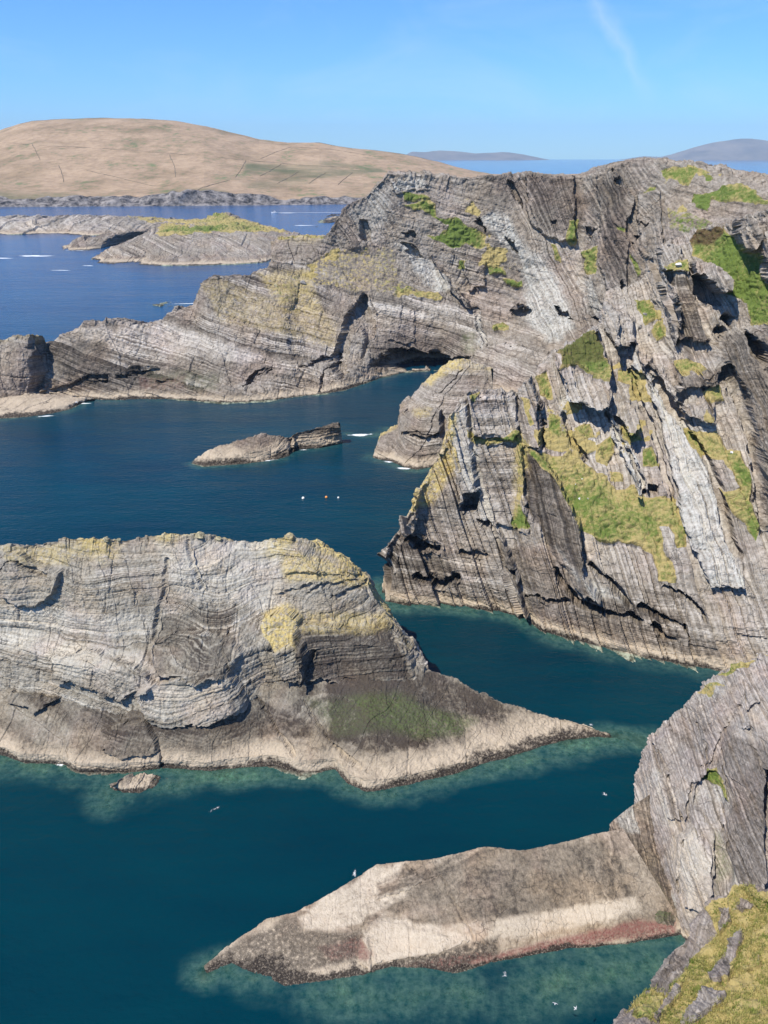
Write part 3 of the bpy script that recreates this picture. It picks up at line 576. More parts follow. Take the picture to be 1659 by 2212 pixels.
# ---- the slate cliff and the grassy slope under the viewpoint
near = tag(empty('near_cliff'), kind='structure')
N_base = [(1322, 1793), (1345, 1832), (1385, 1905), (1425, 1965), (1452, 2006), (1470, 2030), (1520, 2060), (1600, 2100), (1700, 2140), (1850, 2190)]
N_crest = [(1326, 1771, 96), (1371, 1745, 97), (1371, 1672, 99), (1403, 1588, 101), (1471, 1530, 102), (1523, 1481, 102), (1551, 1461, 101), (1659, 1413, 98), (1760, 1375, 94), (1900, 1340, 88)]
rows, hv, co = rows_from(Z0(N_base), AY(N_crest), prof=((.3, .2), (.7, .6)), sk=(.5, -2, 3, -5), back=((2, 2.5, -1), (6, 6, -14), (12, 10, -45)))
N_rel = [(x5((161, 1040), (270, 980), (330, 1150), (370, 1290), (510, 1550), (525, 1600), (400, 1645), (330, 1560), (250, 1310)), 3.2), (x5((540, 1110), (620, 1060), (720, 1200), (700, 1300), (720, 1420), (660, 1540), (560, 1500), (520, 1300)), 1.0),
 (x5((760, 760), (820, 500), (900, 380), (1060, 560), (1010, 820), (1000, 1050), (1000, 1380), (920, 1420), (850, 1330), (800, 950)), (1.5, 2, 2, 3, 3, 3, 2.5, 1, 1, .5)),
 (x5((640, 830), (760, 750), (790, 920), (810, 1050), (740, 1150), (630, 960)), -1.0), (x5((740, 1120), (800, 1080), (860, 1400), (780, 1500), (730, 1400)), -1.2), (x5((380, 580), (480, 490), (700, 760), (600, 800), (560, 1040), (470, 1000), (420, 700)), .9),
 (x5((995, 700), (1080, 640), (1080, 1060), (1020, 1080), (990, 900)), -2.2), (x5((620, 380), (880, 240), (1000, 340), (760, 520), (700, 740)), .8)]
N_rel += [(strip(x5(*p), 4), -.7) for p in (((385, 590), (430, 660), (475, 750)), ((640, 500), (690, 620), (705, 760)), ((895, 240), (925, 370)), ((765, 540), (790, 780), (805, 960), (850, 1330)), ((910, 560), (960, 620), (1005, 690)), ((470, 760), (500, 900), (560, 1050)), ((610, 1060), (660, 1150), (715, 1210)), ((560, 1120), (540, 1300), (530, 1480)), ((700, 500), (760, 430), (880, 390)))]
mass(near, 'slate_face', rows, hv, co, .115, ROCK_NEAR, .6, nb=(.15, .35, 1), nc=(.76, -.15, .66), amp_b=.2, amp_c=.62, amp_n=.6, cleave=.5, reliefs=[(r[0], [o*1.7 for o in r[1]] if hasattr(r[1], '__len__') else r[1]*1.7) for r in N_rel[1:]], cream=[(.55, x5((540, 1100), (620, 1060), (720, 1250), (700, 1400), (640, 1640), (540, 1600), (520, 1300))), (.5, x5((470, 1000), (560, 1040), (540, 1300), (500, 1250)))],
     grass=[x5((640, 830), (690, 780), (760, 750), (775, 830), (790, 910), (700, 850), (650, 860)), x5((720, 250), (830, 190), (920, 150), (1020, 100), (1045, 115), (900, 195), (780, 240)), (.6, x5((640, 330), (760, 270), (820, 270), (700, 340))), x5((1020, 640), (1060, 610), (1060, 680), (1030, 670))],
     pale=[(.9, x5((240, 1060), (290, 1040), (380, 1200), (510, 1550), (480, 1540), (360, 1280))), (.8, x5((600, 1060), (660, 1120), (715, 1250), (715, 1330), (640, 1300), (560, 1500), (540, 1120))), (.5, x5((640, 860), (770, 820), (800, 1000), (650, 980))), (.6, x5((390, 730), (440, 760), (510, 1100), (470, 1080))), (.55, x5((640, 340), (820, 240), (820, 290), (660, 360)))],
     algae=[(.8, x5((300, 1390), (420, 1420), (520, 1600), (400, 1640), (330, 1560))), (.6, x5((730, 1150), (800, 1180), (860, 1400), (760, 1490)))],
     tones=[(-.12, x5((760, 760), (820, 500), (1060, 560), (1000, 1380), (850, 1330))), (-.16, x5((160, 1040), (330, 1150), (520, 1560), (400, 1645), (250, 1310)))], tide=.8, seed=27, tone=.03, band=.3, ctilt=.8, cwarp=.5,
     regions=[('rock_step', N_rel[0][0]), ('slate_slab', N_rel[2][0]), ('slate_slab', N_rel[5][0]), ('slate_slab', N_rel[7][0]), ('pale_slab', N_rel[1][0])])
sl = np.array([at_z(1318, 1772, 7), at_z(1340, 1825, 5.8), at_z(1357, 1869, 4.9), at_z(1387, 1964, 2.4), at_z(1412, 1996, 1.5), at_z(1459, 1990, 2)])
st = np.array([at_y(u, v, y+dy) for (u, v, dy), y in zip([(1362, 1742, 3.2), (1378, 1795, 3.2), (1392, 1845, 3.2), (1425, 1922, 3.0), (1445, 1948, 3.0), (1466, 1965, 2.0)], sl[:, 1])])
rows, hv, co = rows_from(sl-np.array([.1, .1, .8]), st, prof=((.75, .18), (.92, .5)), sk=(.2, .6, .5, -1), back=((2, 1, .3), (5, 3, .5)), drop=False)
mass(near, 'rock_step', rows, hv, co, .1, ROCK_SLAB, .4, nb=(.3, .3, 1), nc=(.85, -.22, .56), amp_b=.5, amp_c=.5, amp_n=.7, cleave=.5, tide=.5, seed=29, tone=-.14, band=.4, split=False, algae=[(.7, x5((280, 1380), (420, 1420), (520, 1600), (400, 1660), (320, 1570)))], pale=[(.8, x5((160, 1030), (270, 980), (310, 1120), (240, 1130)))])
edge = AY([(1250, 2330, 37), (1334, 2212, 44), (1380, 2162, 48), (1421, 2128, 50), (1426, 2094, 52), (1455, 2050, 56), (1505, 1995, 58), (1535, 1953, 60), (1585, 1916, 61), (1619, 1911, 60), (1640, 1938, 58), (1665, 1942, 57), (1760, 1930, 55)])
edge = np.array(edge)
def eo(dx, dy, dz, floor=None):
    R = edge + np.array((dx, dy, dz))
    if floor is not None: R[:, 2] = floor
    return R
rows = [eo(3.5, 12, 0, -4), eo(1.5, 5, 0, 4), eo(.6, 1.2, -6), edge, eo(2.6, -3, 1.6), eo(7, -8, 6), eo(14, -14, 13), eo(24, -22, 24), eo(40, -34, 40)]
hv = [-.4, -.2, 0, .2, .4, .6, .8, .95, 1.0]; co = [True, True, False, False, False, False, False, True, True]
N_grass = [x5((520, 2230), (270, 2170), (300, 2080), (390, 2030), (470, 2050), (530, 1980), (590, 1900), (610, 1850), (760, 1680), (690, 1560), (830, 1480), (880, 1430), (960, 1420), (1000, 1480), (1200, 1490), (1200, 3200), (500, 3200))]
N_gaps = [x5((890, 1680), (905, 1720), (870, 1850), (820, 1970), (740, 2000), (735, 1960), (830, 1800)), x5((700, 2060), (810, 2050), (760, 2120), (650, 2212), (560, 2230), (620, 2120)), x5((850, 1590), (900, 1530), (990, 1560), (960, 1590)), x5((920, 1900), (990, 1850), (1000, 1880), (930, 1920)), x5((540, 2000), (570, 2010), (500, 2120), (420, 2212), (400, 2180)), x5((760, 1560), (830, 1560), (840, 1640), (770, 1700))]
mass(near, 'slope_rock', rows, hv, co, .085, ROCK_NEAR, .62, nb=(.15, .35, 1), nc=(.75, -.55, .35), out=(-.3, .1, .9), amp_b=.75, amp_c=1.2, amp_n=.9, cleave=.35, reliefs=[(p, .6) for p in N_gaps], grass=N_grass, gaps=N_gaps, tide=.8, seed=33, tone=.0, band=.4, ctilt=.8, cwarp=.5, straw=.12, split=False)
SURF['grass_slope'] = SURF['slope_rock'+near.name]

# ---- the small pyramid headland and the skerry beside it
pyr = tag(empty('rock_headland'), 'pyramid of grey banded rock with yellow lichen on its seaward edge', 'sea rock')
E_base = [(806, 987), (818, 992), (848, 999), (875, 1011), (902, 1014), (934, 1009), (965, 1003), (1010, 1000), (1080, 995)]
E_crest = [(809, 980, 265), (823, 938, 270), (862, 916, 275), (867, 876, 278), (912, 834, 281), (940, 806, 283), (967, 782, 284), (1000, 776, 284), (1060, 797, 282)]
rows, hv, co = rows_from(Z0(E_base), AY(E_crest), prof=((.25, .15), (.6, .5)), back=((1.5, 4, -1), (4, 12, -50)))
mass(pyr, 'rock_face', rows, hv, co, .36, ROCK, 1.1, nb=(.05, -.1, 1), nc=(.8, -.2, -.5), amp_b=.6, amp_c=.35, amp_n=.6, cleave=.08, lich_crest=1.0, lich_lo=.86, lichen=[x1((340, 230), (420, 150), (520, 60), (620, 20), (640, 110), (520, 120), (400, 250)), (.7, x1((270, 420), (400, 420), (400, 460), (280, 460)))],
     reliefs=[(x1((155, 480), (180, 430), (480, 430), (475, 600), (380, 640), (170, 590)), 2.5), (x1((485, 430), (520, 520), (500, 655), (470, 650)), -3), (strip(x1((640, 110), (590, 190), (520, 240), (450, 310)), 3), -1), (strip(x1((150, 610), (300, 590), (470, 640)), 4), -1.5)], tide=3.0, seed=41, shore=(5, .5),
     regions=[('rock_block', x1((155, 480), (180, 430), (480, 430), (475, 600), (380, 640), (170, 590)))], tone=.0)
def small_rock(name, label, base, crest, S, sp, mat=ROCK, tide=2.0, seed=50, tone=-.02, cat='sea rock', back=((.5, 3, -1.5), (1, 7, -12)), shore=(4, .5), group=None, **kw):
    r = tag(empty(name), label, cat, group)
    rows, hv, co = rows_from(Z0(base), AY(crest), prof=((.45, .25),), sk=(1.5, -1.5, 5, -5), back=back)
    mass(r, 'rock_surface', rows, hv, co, sp, mat, S, tide=tide, seed=seed, tone=tone, shore=shore, split=False, **kw)
    return r
small_rock('skerry', 'long low pale brown skerry in open dark water, split by a gap', [(414, 1001), (440, 1007), (500, 1004), (560, 999), (600, 993), (626, 985), (636, 972), (690, 968), (739, 957)],
           [(416, 998, 259), (450, 974, 262), (520, 947, 265), (562, 936, 266), (605, 939, 268), (624, 946, 270), (640, 935, 272), (692, 922, 275), (731, 914, 276)], .8, .32, seed=51, tide=5.0, nb=(.05, -.3, 1), nc=(.3, .2, .8), amp_b=.6, amp_c=.3,
           reliefs=[(strip([(622, 938), (628, 960), (632, 985)], 5), -3), ], regions=[])
small_rock('skerry', 'small wave washed rock awash between the pyramid headland and skerry', [(748, 938), (770, 943), (800, 942), (826, 938), (836, 925)], [(750, 935, 300), (772, 932, 303), (800, 931, 304), (822, 925, 306), (835, 915, 307)], .7, .32, tide=3, seed=53)
small_rock('skerry', 'small black rock awash in the bay behind the banded headland', [(330, 659), (352, 662), (390, 660), (418, 655)], [(333, 655, 612), (352, 648, 618), (385, 648, 620), (415, 650, 620)], 1.5, .7, ROCK_FAR, tide=9, seed=55, tone=-.3)
small_rock('skerry', 'low brown shelf of rock beyond the big cliff, near the motor boat', [(645, 486), (680, 490), (720, 490), (760, 488)], [(650, 484, 1420), (690, 470, 1480), (722, 462, 1520), (760, 460, 1530)], 4, 2.2, ROCK_DIST, tide=20, seed=57, back=((2, 10, -3), (5, 40, -30)))
small_rock('skerry', 'tiny dark rock off the left arm of the grassy islet', [(100, 518), (120, 520), (142, 517)], [(102, 515, 1105), (120, 512, 1112), (140, 513, 1112)], 2.5, 1.5, ROCK_DIST, tide=12, seed=58, tone=-.2)
small_rock('skerry', 'tiny rock edged by white surf off the grassy islet', [(113, 583), (130, 584), (150, 581)], [(115, 581, 806), (131, 578, 810), (149, 578, 812)], 1.5, 1.0, ROCK_FAR, tide=9, seed=59, tone=-.2)
small_rock('skerry', 'barnacled pale boulder ledge at the foot of the folded island', [(235, 1706), (262, 1716), (300, 1712), (350, 1700), (392, 1690)], [(240, 1700, 100), (262, 1680, 102), (305, 1672, 104), (345, 1676, 104), (385, 1686, 103)], .5, .15, ROCK_ISLE, tide=1.1, seed=60, shore=(5, .8))

# ---- the banded headland and the high cliff behind the bay
high = tag(empty('high_cliff'), kind='structure')
cols = [  # base (u, v) or (u, Y) below; bench front; bench back; crest
 ((60, 849), None, None, (86, 762, 356)), ((120, 858), None, None, (125, 735, 358)), ((175, 862), None, None, (185, 702, 362)), ((222, 865), None, None, (240, 695, 366)), ((300, 864), None, None, (300, 706, 368)),
 ((370, 862), None, None, (350, 697, 372)), ((420, 866), None, None, (384, 664, 380)), ((476, 870), None, None, (414, 660, 384)), ((500, 870), None, None, (431, 610, 390)), ((530, 869), None, None, (452, 598, 394)),
 ((580, 866), None, None, (520, 598, 400)), ((640, 857), None, None, (585, 576, 410)), ((688, 852), (640, 650, 396), (655, 576, 416), (668, 556, 424)), ((741, 844), (725, 650, 398), (726, 545, 425), (729, 472, 428)),
 ((765, 836), (745, 650, 398), (748, 548, 425), (743, 446, 430)), ((788, 828), (775, 650, 400), (785, 550, 425), (790, 422, 433)), ((825, 815), (815, 652, 402), (825, 555, 425), (836, 374, 436)),
 ((878, 804), (880, 656, 405), (890, 570, 425), (890, 377, 440)), ((945, 800), (950, 666, 405), (960, 585, 425), (960, 382, 442)), ((1000, 352, 0), (1010, 690, 402), (1020, 620, 422), (1020, 383, 442)),
 ((1060, 345, 0), (1080, 700, 402), (1090, 640, 418), (1095, 379, 440)), ((1120, 340, 0), (1125, 700, 398), (1135, 620, 415), (1150, 372, 438)), ((1180, 338, 0), (1180, 700, 392), (1185, 600, 410), (1190, 375, 433)),
 ((1250, 335, 0), (1255, 700, 382), (1255, 600, 400), (1259, 380, 424)), ((1300, 325, 0), (1305, 700, 368), (1308, 560, 385), (1308, 370, 408)), ((1335, 315, 0), (1335, 700, 355), (1337, 560, 372), (1337, 355, 396)), ((1390, 305, 0), (1390, 700, 345), (1390, 560, 362), (1388, 345, 390)),
 ((1440, 295, 0), (1440, 640, 335), (1438, 500, 352), (1434, 348, 382)), ((1530, 270, 0), (1530, 600, 310), (1528, 480, 338), (1526, 358, 368)), ((1660, 250, 0), (1660, 580, 290), (1660, 470, 322), (1659, 375, 350)), ((1830, 230, 0), (1830, 560, 270), (1830, 470, 300), (1830, 398, 328))]
gb, g1, g2, gc = [], [], [], []
for b, m1, m2, cst in cols:
    B = base_at(b[0], b[1]) if len(b) == 3 else at_z(b[0], b[1]); C = at_y(*cst)
    B = np.array(B); C = np.array(C)
    lerp = lambda h, g: (B[0]+(C[0]-B[0])*g, B[1]+(C[1]-B[1])*g, B[2]+(C[2]-B[2])*h)
    gb.append(B); gc.append(C); g1.append(at_y(*m1) if m1 else lerp(.42, .35)); g2.append(at_y(*m2) if m2 else lerp(.75, .72))
rows, hv, co = rows_from(gb, gc, mids=(g1, g2), sk=(4, -3, 9, -8), back=((2, 30, 0), (10, 140, -8), (20, 330, -110)))
cave = x4((250, 1345), (350, 1310), (470, 1290), (600, 1300), (720, 1330), (900, 1340), (860, 1385), (700, 1415), (560, 1415), (400, 1415), (240, 1425))
notch = x4((-10, 1420), (50, 1250), (95, 1110), (190, 960), (230, 920), (265, 1020), (290, 1190), (250, 1230), (240, 1330), (160, 1420), (70, 1500))
H_rel = [(cave, -16, 4), (notch, -7), (x4((100, 1440), (110, 1240), (180, 1120), (200, 1220), (170, 1400)), 4),
 (strip(x4((880, 1000), (950, 1010), (970, 1130), (1010, 1230)), 6), -2),
 ([(1004, 778), (1047, 738), (1110, 742), (1190, 762), (1230, 900), (980, 900)], 5.0),
 (strip(c1((990, 1170), (1050, 1115), (1120, 1085)), 7), -4), (strip(c1((1220, 1100), (1300, 1060), (1370, 1040)), 10), -5), (strip(c1((200, 1180), (290, 1160), (340, 1130), (430, 1130)), 7), -3), (strip(c1((470, 1115), (560, 1105), (640, 1090)), 5), -2.5),
 (strip(c1((640, 1140), (760, 1150), (830, 1170)), 4), -2), (strip(c1((1300, 1190), (1320, 1110), (1370, 1060)), 6), -5),
 (x4((190, 460), (240, 450), (265, 560), (240, 570), (190, 600)), -4), (x4((460, 590), (540, 600), (600, 670), (520, 650)), -3), (x4((470, 510), (540, 520), (545, 550), (490, 540)), -4), (x4((930, 450), (985, 410), (1030, 500), (960, 480)), -6),
 (x4((1150, 570), (1210, 575), (1230, 650), (1170, 610)), -4), (x4((1170, 1015), (1310, 1020), (1270, 1060), (1200, 1045)), -6), (x4((1460, 1010), (1560, 1050), (1600, 1110), (1500, 1060)), -6),
 (x4((1160, 200), (1200, 200), (1260, 350), (1260, 400), (1200, 300)), -4), (x4((1270, 150), (1600, 160), (1600, 560), (1500, 580), (1400, 520), (1300, 400)), 3.0), (x4((1445, 440), (1475, 445), (1475, 480), (1450, 470)), -3),
 (x4((400, 175), (620, 185), (640, 250), (480, 275), (400, 250)), 1.0), (x4((650, 660), (700, 740), (880, 900), (940, 1010), (870, 980), (760, 850)), 4), (x4((850, 700), (1020, 720), (1020, 880), (920, 880)), 2),
 (x3((200, 595), (285, 600), (250, 650)), -5), (x3((480, 1000), (530, 1090), (530, 1140), (470, 1130)), -6), (x3((440, 190), (480, 200), (480, 260), (455, 250)), -4), (x3((600, 650), (655, 660), (620, 700)), -4), (x3((650, 555), (720, 560), (700, 600)), -4), (x3((570, 710), (610, 720), (600, 740)), -3), (x3((240, 1280), (360, 1300), (360, 1350), (280, 1350)), -6),
 (x3((300, 170), (450, 130), (600, 360), (540, 520), (530, 1100), (420, 1130), (300, 700)), 3.0), (x3((630, 300), (810, 320), (820, 720), (760, 900), (660, 800), (640, 560)), 2.5), (x4((300, 1010), (560, 1020), (560, 1250), (300, 1230)), .8)]
H_grass = [x4((490, 275), (600, 285), (690, 350), (690, 430), (830, 430), (900, 490), (1030, 520), (1030, 600), (990, 630), (900, 600), (810, 640), (760, 600), (720, 580), (620, 540), (740, 550), (770, 470), (680, 440), (600, 370), (480, 350), (600, 320), (500, 310)),
 x4((1030, 740), (1160, 770), (1160, 800), (1030, 790)), x4((850, 710), (900, 710), (900, 760), (860, 760)), x4((1070, 1130), (1130, 1090), (1170, 1120), (1160, 1160), (1080, 1160)), x4((1555, 480), (1610, 450), (1605, 600), (1560, 600)), x4((1450, 600), (1480, 610), (1500, 720), (1460, 690)), x4((1130, 820), (1250, 820), (1250, 870), (1160, 860)),
 (.62, x4((460, 870), (700, 890), (780, 960), (560, 935))), (.45, x4((-120, 700), (60, 640), (380, 600), (450, 640), (440, 800), (600, 880), (750, 950), (500, 920), (200, 900), (-50, 880), (-330, 1000), (-400, 900))),
 x3((800, 150), (1000, 110), (1140, 130), (1020, 260), (860, 230)), x3((1050, 340), (1200, 310), (1350, 230), (1480, 250), (1659, 370), (1640, 400), (1400, 390), (1210, 360), (1190, 450), (1110, 430), (1050, 400)), x3((1160, 170), (1220, 190), (1200, 230), (1160, 220)), (.5, x3((850, 430), (1100, 480), (1300, 560), (1250, 600), (1000, 640), (880, 600))),
 x3((570, 800), (600, 820), (640, 960), (610, 980), (580, 880)), x3((80, 540), (140, 540), (130, 740), (80, 740)), x3((180, 800), (290, 740), (300, 1000), (230, 970)), x3((490, 570), (545, 590), (530, 620), (495, 600)), (.6, x3((640, 280), (800, 260), (790, 310), (660, 310)))]
H_pale = [x4((980, 420), (1090, 380), (1200, 500), (1260, 560), (1400, 720), (1500, 900), (1600, 1080), (1600, 1180), (1400, 1230), (1280, 1050), (1250, 700), (1150, 620), (1080, 500)), x4((440, 590), (560, 640), (700, 780), (820, 880), (720, 900), (600, 780), (520, 660)), (.45, x4((120, 350), (330, 200), (420, 190), (340, 560), (200, 600), (150, 450))), (.8, x4((400, 175), (620, 185), (640, 250), (480, 275), (400, 250))), (.7, x3((170, 1000), (260, 1010), (390, 1200), (370, 1290), (240, 1260), (170, 1130))), (.8, x4((940, 1020), (970, 1040), (1010, 1240), (970, 1250)))]
mass(high, 'cliff_face', rows, hv, co, .50, ROCK_FAR, 1.7, nb=(.26, .05, 1), nc=(.82, -.2, .52), band=.6, bands=[(.95, [(40, 900), (86, 740), (185, 690), (430, 590), (600, 560), (690, 560), (730, 700), (720, 900)]), (.9, x4((230, 920), (600, 950), (950, 1010), (1000, 1330), (250, 1330))), (.7, [(1004, 778), (1047, 738), (1110, 742), (1190, 762), (1230, 900), (980, 900)]), (.5, x4((640, 200), (1000, 350), (1240, 700), (1250, 1000), (900, 900), (700, 600)))], czone=[x4((1130, 130), (1640, 130), (1640, 1300), (1420, 1200), (1280, 700)), x4((30, 640), (60, 350), (330, 140), (420, 170), (430, 480), (390, 610)), [(1255, 370), (1440, 330), (1440, 640), (1300, 760), (1255, 700)]], amp_b=.6, amp_c=.11, ck=7.5, amp_n=.95, cleave=.16, reliefs=[(r[0], r[1]*1.25)+tuple(r[2:]) for r in H_rel], grass=H_grass, pale=H_pale,
     lichen=[(.5, c1((1050, 700), (1250, 680), (1330, 880), (1150, 860))), (.32, c1((820, 740), (900, 720), (1380, 900), (1370, 1000), (900, 900)))],
     tones=[(.13, c1((300, 930), (700, 920), (1100, 1020), (1000, 1080), (400, 980))), (-.10, c1((180, 1000), (400, 980), (900, 1130), (300, 1180))), (-.13, x4((1270, 150), (1640, 160), (1640, 560), (1400, 520))), (-.12, x4((300, 1180), (900, 1180), (900, 1330), (250, 1330))), (.10, x4((280, 960), (900, 1000), (900, 1100), (280, 1060))), (-.10, x3((300, 200), (520, 300), (540, 1000), (400, 1000)))],
     algae=[(.6, x4((870, 1170), (940, 1170), (950, 1300), (880, 1300))), (.4, c1((600, 1100), (900, 1120), (880, 1180), (620, 1160)))], red=[(.3, c1((560, 1120), (760, 1130), (760, 1180), (580, 1170)))],
     regions=[('banded_headland', [(40, 900), (86, 740), (185, 690), (430, 590), (600, 560), (690, 560), (700, 700), (690, 900)]), ('rock_buttress', x4((40, 640), (60, 350), (330, 140), (410, 180), (420, 480), (380, 610), (190, 620))),
              ('pale_scar', H_pale[0]), ('pale_scar', H_pale[1]), ('sea_cave', cave), ('rock_cleft', notch), ('rock_wall', x4((1270, 150), (1640, 150), (1640, 560), (1500, 600), (1400, 520), (1300, 400))), ('rock_wall', x3((300, 170), (450, 130), (600, 360), (540, 520), (530, 1100), (420, 1130), (300, 700))),
              ('lower_wall', [(1004, 778), (1047, 738), (1110, 742), (1190, 762), (1230, 900), (980, 900)])], tide=2.9, seed=61, tone=-.01, speck=[(1.0, x4((-250, 720), (60, 620), (380, 600), (450, 640), (440, 800), (600, 880), (750, 950), (500, 920), (200, 920), (-50, 950), (-330, 1010))), (.9, x4((640, 250), (900, 250), (1250, 780), (1250, 900), (900, 820), (700, 600))), (.9, x3((780, 150), (1300, 130), (1700, 380), (1400, 600), (900, 700), (850, 300))), (.8, x3((100, 500), (300, 600), (320, 1000), (150, 900)))], shore=(6, .30), straw=-.08)
stk = tag(empty('sea_stack'), 'blocky rock stack with a shadowed cleft, at the tip of the banded headland', 'sea rock')
sb = [(-110, 906), (0, 904), (60, 901), (110, 894), (150, 884), (178, 870), (200, 864)]
rows, hv, co = rows_from(Z0(sb), [at_z(*p) for p in [(-110, 850, 3), (0, 852, 3.2), (60, 852, 3.2), (105, 852, 3), (135, 855, 2.6), (168, 860, 1.8), (198, 861, 1.5)]], prof=((.5, .12),), sk=(2, -1.2, 7, -5), back=((.5, 8, 0), (1, 14, -8)))
mass(stk, 'rock_shelf', rows, hv, co, .45, ROCK, 1.2, nb=(.1, -.3, 1), amp_b=.35, amp_c=.2, amp_n=.5, cleave=.05, tide=3.8, seed=71, shore=(6, .5), split=False)
rows, hv, co = rows_from([at_z(*p) for p in [(-110, 862, 2), (0, 864, 2), (45, 860, 2), (78, 854, 2), (88, 850, 2), (93, 846, 2)]], AY([(-110, 735, 345), (0, 738, 345), (40, 726, 345), (63, 723, 345), (70, 745, 347), (90, 765, 350)]), prof=((.5, .35),), sk=(1, -1, 2, -3), back=((2, 9, -1), (3, 16, -40)))
mass(stk, 'rock_face', rows, hv, co, .45, ROCK_FAR, 1.2, nb=(.15, 0, 1), amp_b=.6, amp_c=.5, amp_n=.7, cleave=.1, tide=3, seed=73, tone=.0, lich_crest=.5, reliefs=[(c1((110, 1060), (150, 1020), (180, 1040), (180, 1100), (165, 1190), (110, 1190), (130, 1120)), -10), (c1((105, 1010), (125, 955), (150, 1000), (150, 1020)), -3)], regions=[('rock_cleft', c1((110, 1060), (150, 1020), (180, 1040), (180, 1100), (165, 1190), (110, 1190), (130, 1120)))])

# ---- islets in the sound
def us(pts, U):
    P = np.array(pts, float); return [tuple([u]+[float(np.interp(u, P[:, 0], P[:, k])) for k in range(1, P.shape[1])]) for u in U]
islet = tag(empty('grassy_islet'), 'low rocky islet with a green turf top in the sound', 'island')
rows, hv, co = rows_from(Z0([(178, 574), (222, 577), (324, 574), (417, 574), (509, 571), (575, 567), (592, 560), (620, 545)]), AY([(180, 572, 860), (262, 521, 900), (352, 484, 980), (440, 472, 1000), (480, 460, 1010), (545, 480, 1000), (640, 506, 960), (660, 512, 950)]),
      mids=(AY([(179, 573, 842), (226, 555, 848), (327, 550, 852), (419, 548, 852), (510, 548, 852), (576, 548, 852), (595, 550, 860), (625, 540, 880)]), AY([(180, 572, 850), (238, 532, 870), (335, 506, 884), (425, 503, 888), (512, 510, 888), (582, 518, 884), (605, 528, 880), (640, 525, 900)])), sk=(6, -3, 15, -8), back=((5, 20, -3), (10, 60, -30)))
I1g = x6((730, 130), (760, 95), (900, 100), (1100, 90), (1300, 115), (1340, 130), (1200, 140), (1000, 130), (860, 150), (740, 155)); I1h = x6((600, 68), (860, 75), (1030, 42), (1130, 75), (1300, 112), (1200, 108), (880, 92), (740, 88))
mass(islet, 'rock_face', rows, hv, co, 1.1, ROCK_FAR, 3.2, nb=(.35, 0, 1), nc=(.8, -.1, .6), fold=(8, 80), amp_b=.55, amp_c=.3, amp_n=.5, cleave=.1, grass=[I1g, (.9, I1h)], tide=2.4, seed=81, tone=.0, shore=(14, .25), straw=.10)
isl2 = tag(empty('rocky_islet'), 'long bare grey islet behind the grassy islet, with a pale top', 'island')
U2 = [-130, -40, 30, 100, 140, 200, 250, 300, 350, 400, 450]
rows, hv, co = rows_from(Z0(us([(-130, 507), (0, 507), (100, 506), (200, 509), (300, 505), (450, 500)], U2)), AY([p+(1240+.05*p[0],) for p in us([(-130, 471), (0, 468), (50, 471), (100, 469), (180, 470), (220, 466), (270, 467), (330, 470), (400, 474), (450, 480)], U2)]), prof=((.6, .3), (.9, .6)), sk=(6, -3, 15, -8), back=((5, 40, -2), (10, 80, -40)))
mass(isl2, 'rock_face', rows, hv, co, 1.6, ROCK_DIST, 3.6, nb=(.25, 0, 1), amp_b=.7, amp_c=.5, amp_n=.7, cleave=.1, tide=2.6, seed=83, tone=.05, split=False, grass=[(.9, x6((560, 64), (640, 64), (900, 80), (1000, 95), (740, 84)))], shore=(14, .2), straw=.1)
isl3 = tag(empty('rocky_islet'), 'small dark blocky islet with surf, in front of the long bare islet', 'island')
rows, hv, co = rows_from(Z0([(118, 541), (150, 543), (190, 541), (218, 537), (240, 530), (300, 520)]), AY([(120, 538, 965), (158, 518, 985), (195, 506, 1000), (245, 502, 1010), (290, 500, 1020), (320, 500, 1030)]), prof=((.55, .25), (.9, .6)), sk=(6, -3, 15, -8), back=((5, 20, -2), (10, 50, -30)))
mass(isl3, 'rock_face', rows, hv, co, 1.2, ROCK_FAR, 3.2, nb=(.2, 0, 1), amp_b=.8, amp_c=.6, amp_n=.7, cleave=.1, tide=2.6, seed=85, tone=-.02, split=False, shore=(14, .2))
wall = tag(empty('rock_headland'), 'square banded rock wall with a turf top, between the islet and the high cliff', 'sea rock')
rows, hv, co = rows_from([base_at(568, 548), base_at(584, 540), base_at(600, 536), base_at(660, 535), base_at(740, 530), base_at(800, 530)], AY([(582, 575, 556), (590, 524, 560), (600, 511, 562), (650, 510, 565), (705, 507, 568), (780, 500, 572)]), prof=((.5, .3), (.85, .7)), back=((3, 12, 1.2), (5, 26, -3), (8, 50, -60)))
mass(wall, 'rock_face', rows, hv, co, .75, ROCK_FAR, 2.0, nb=(.1, 0, 1), amp_b=.7, amp_c=.35, amp_n=.5, cleave=.08, tide=2, seed=87, tone=.0, split=False, grass=[(.8, x6((1290, 160), (1400, 152), (1540, 140), (1540, 158), (1400, 165), (1300, 175)))], lich_crest=.6)
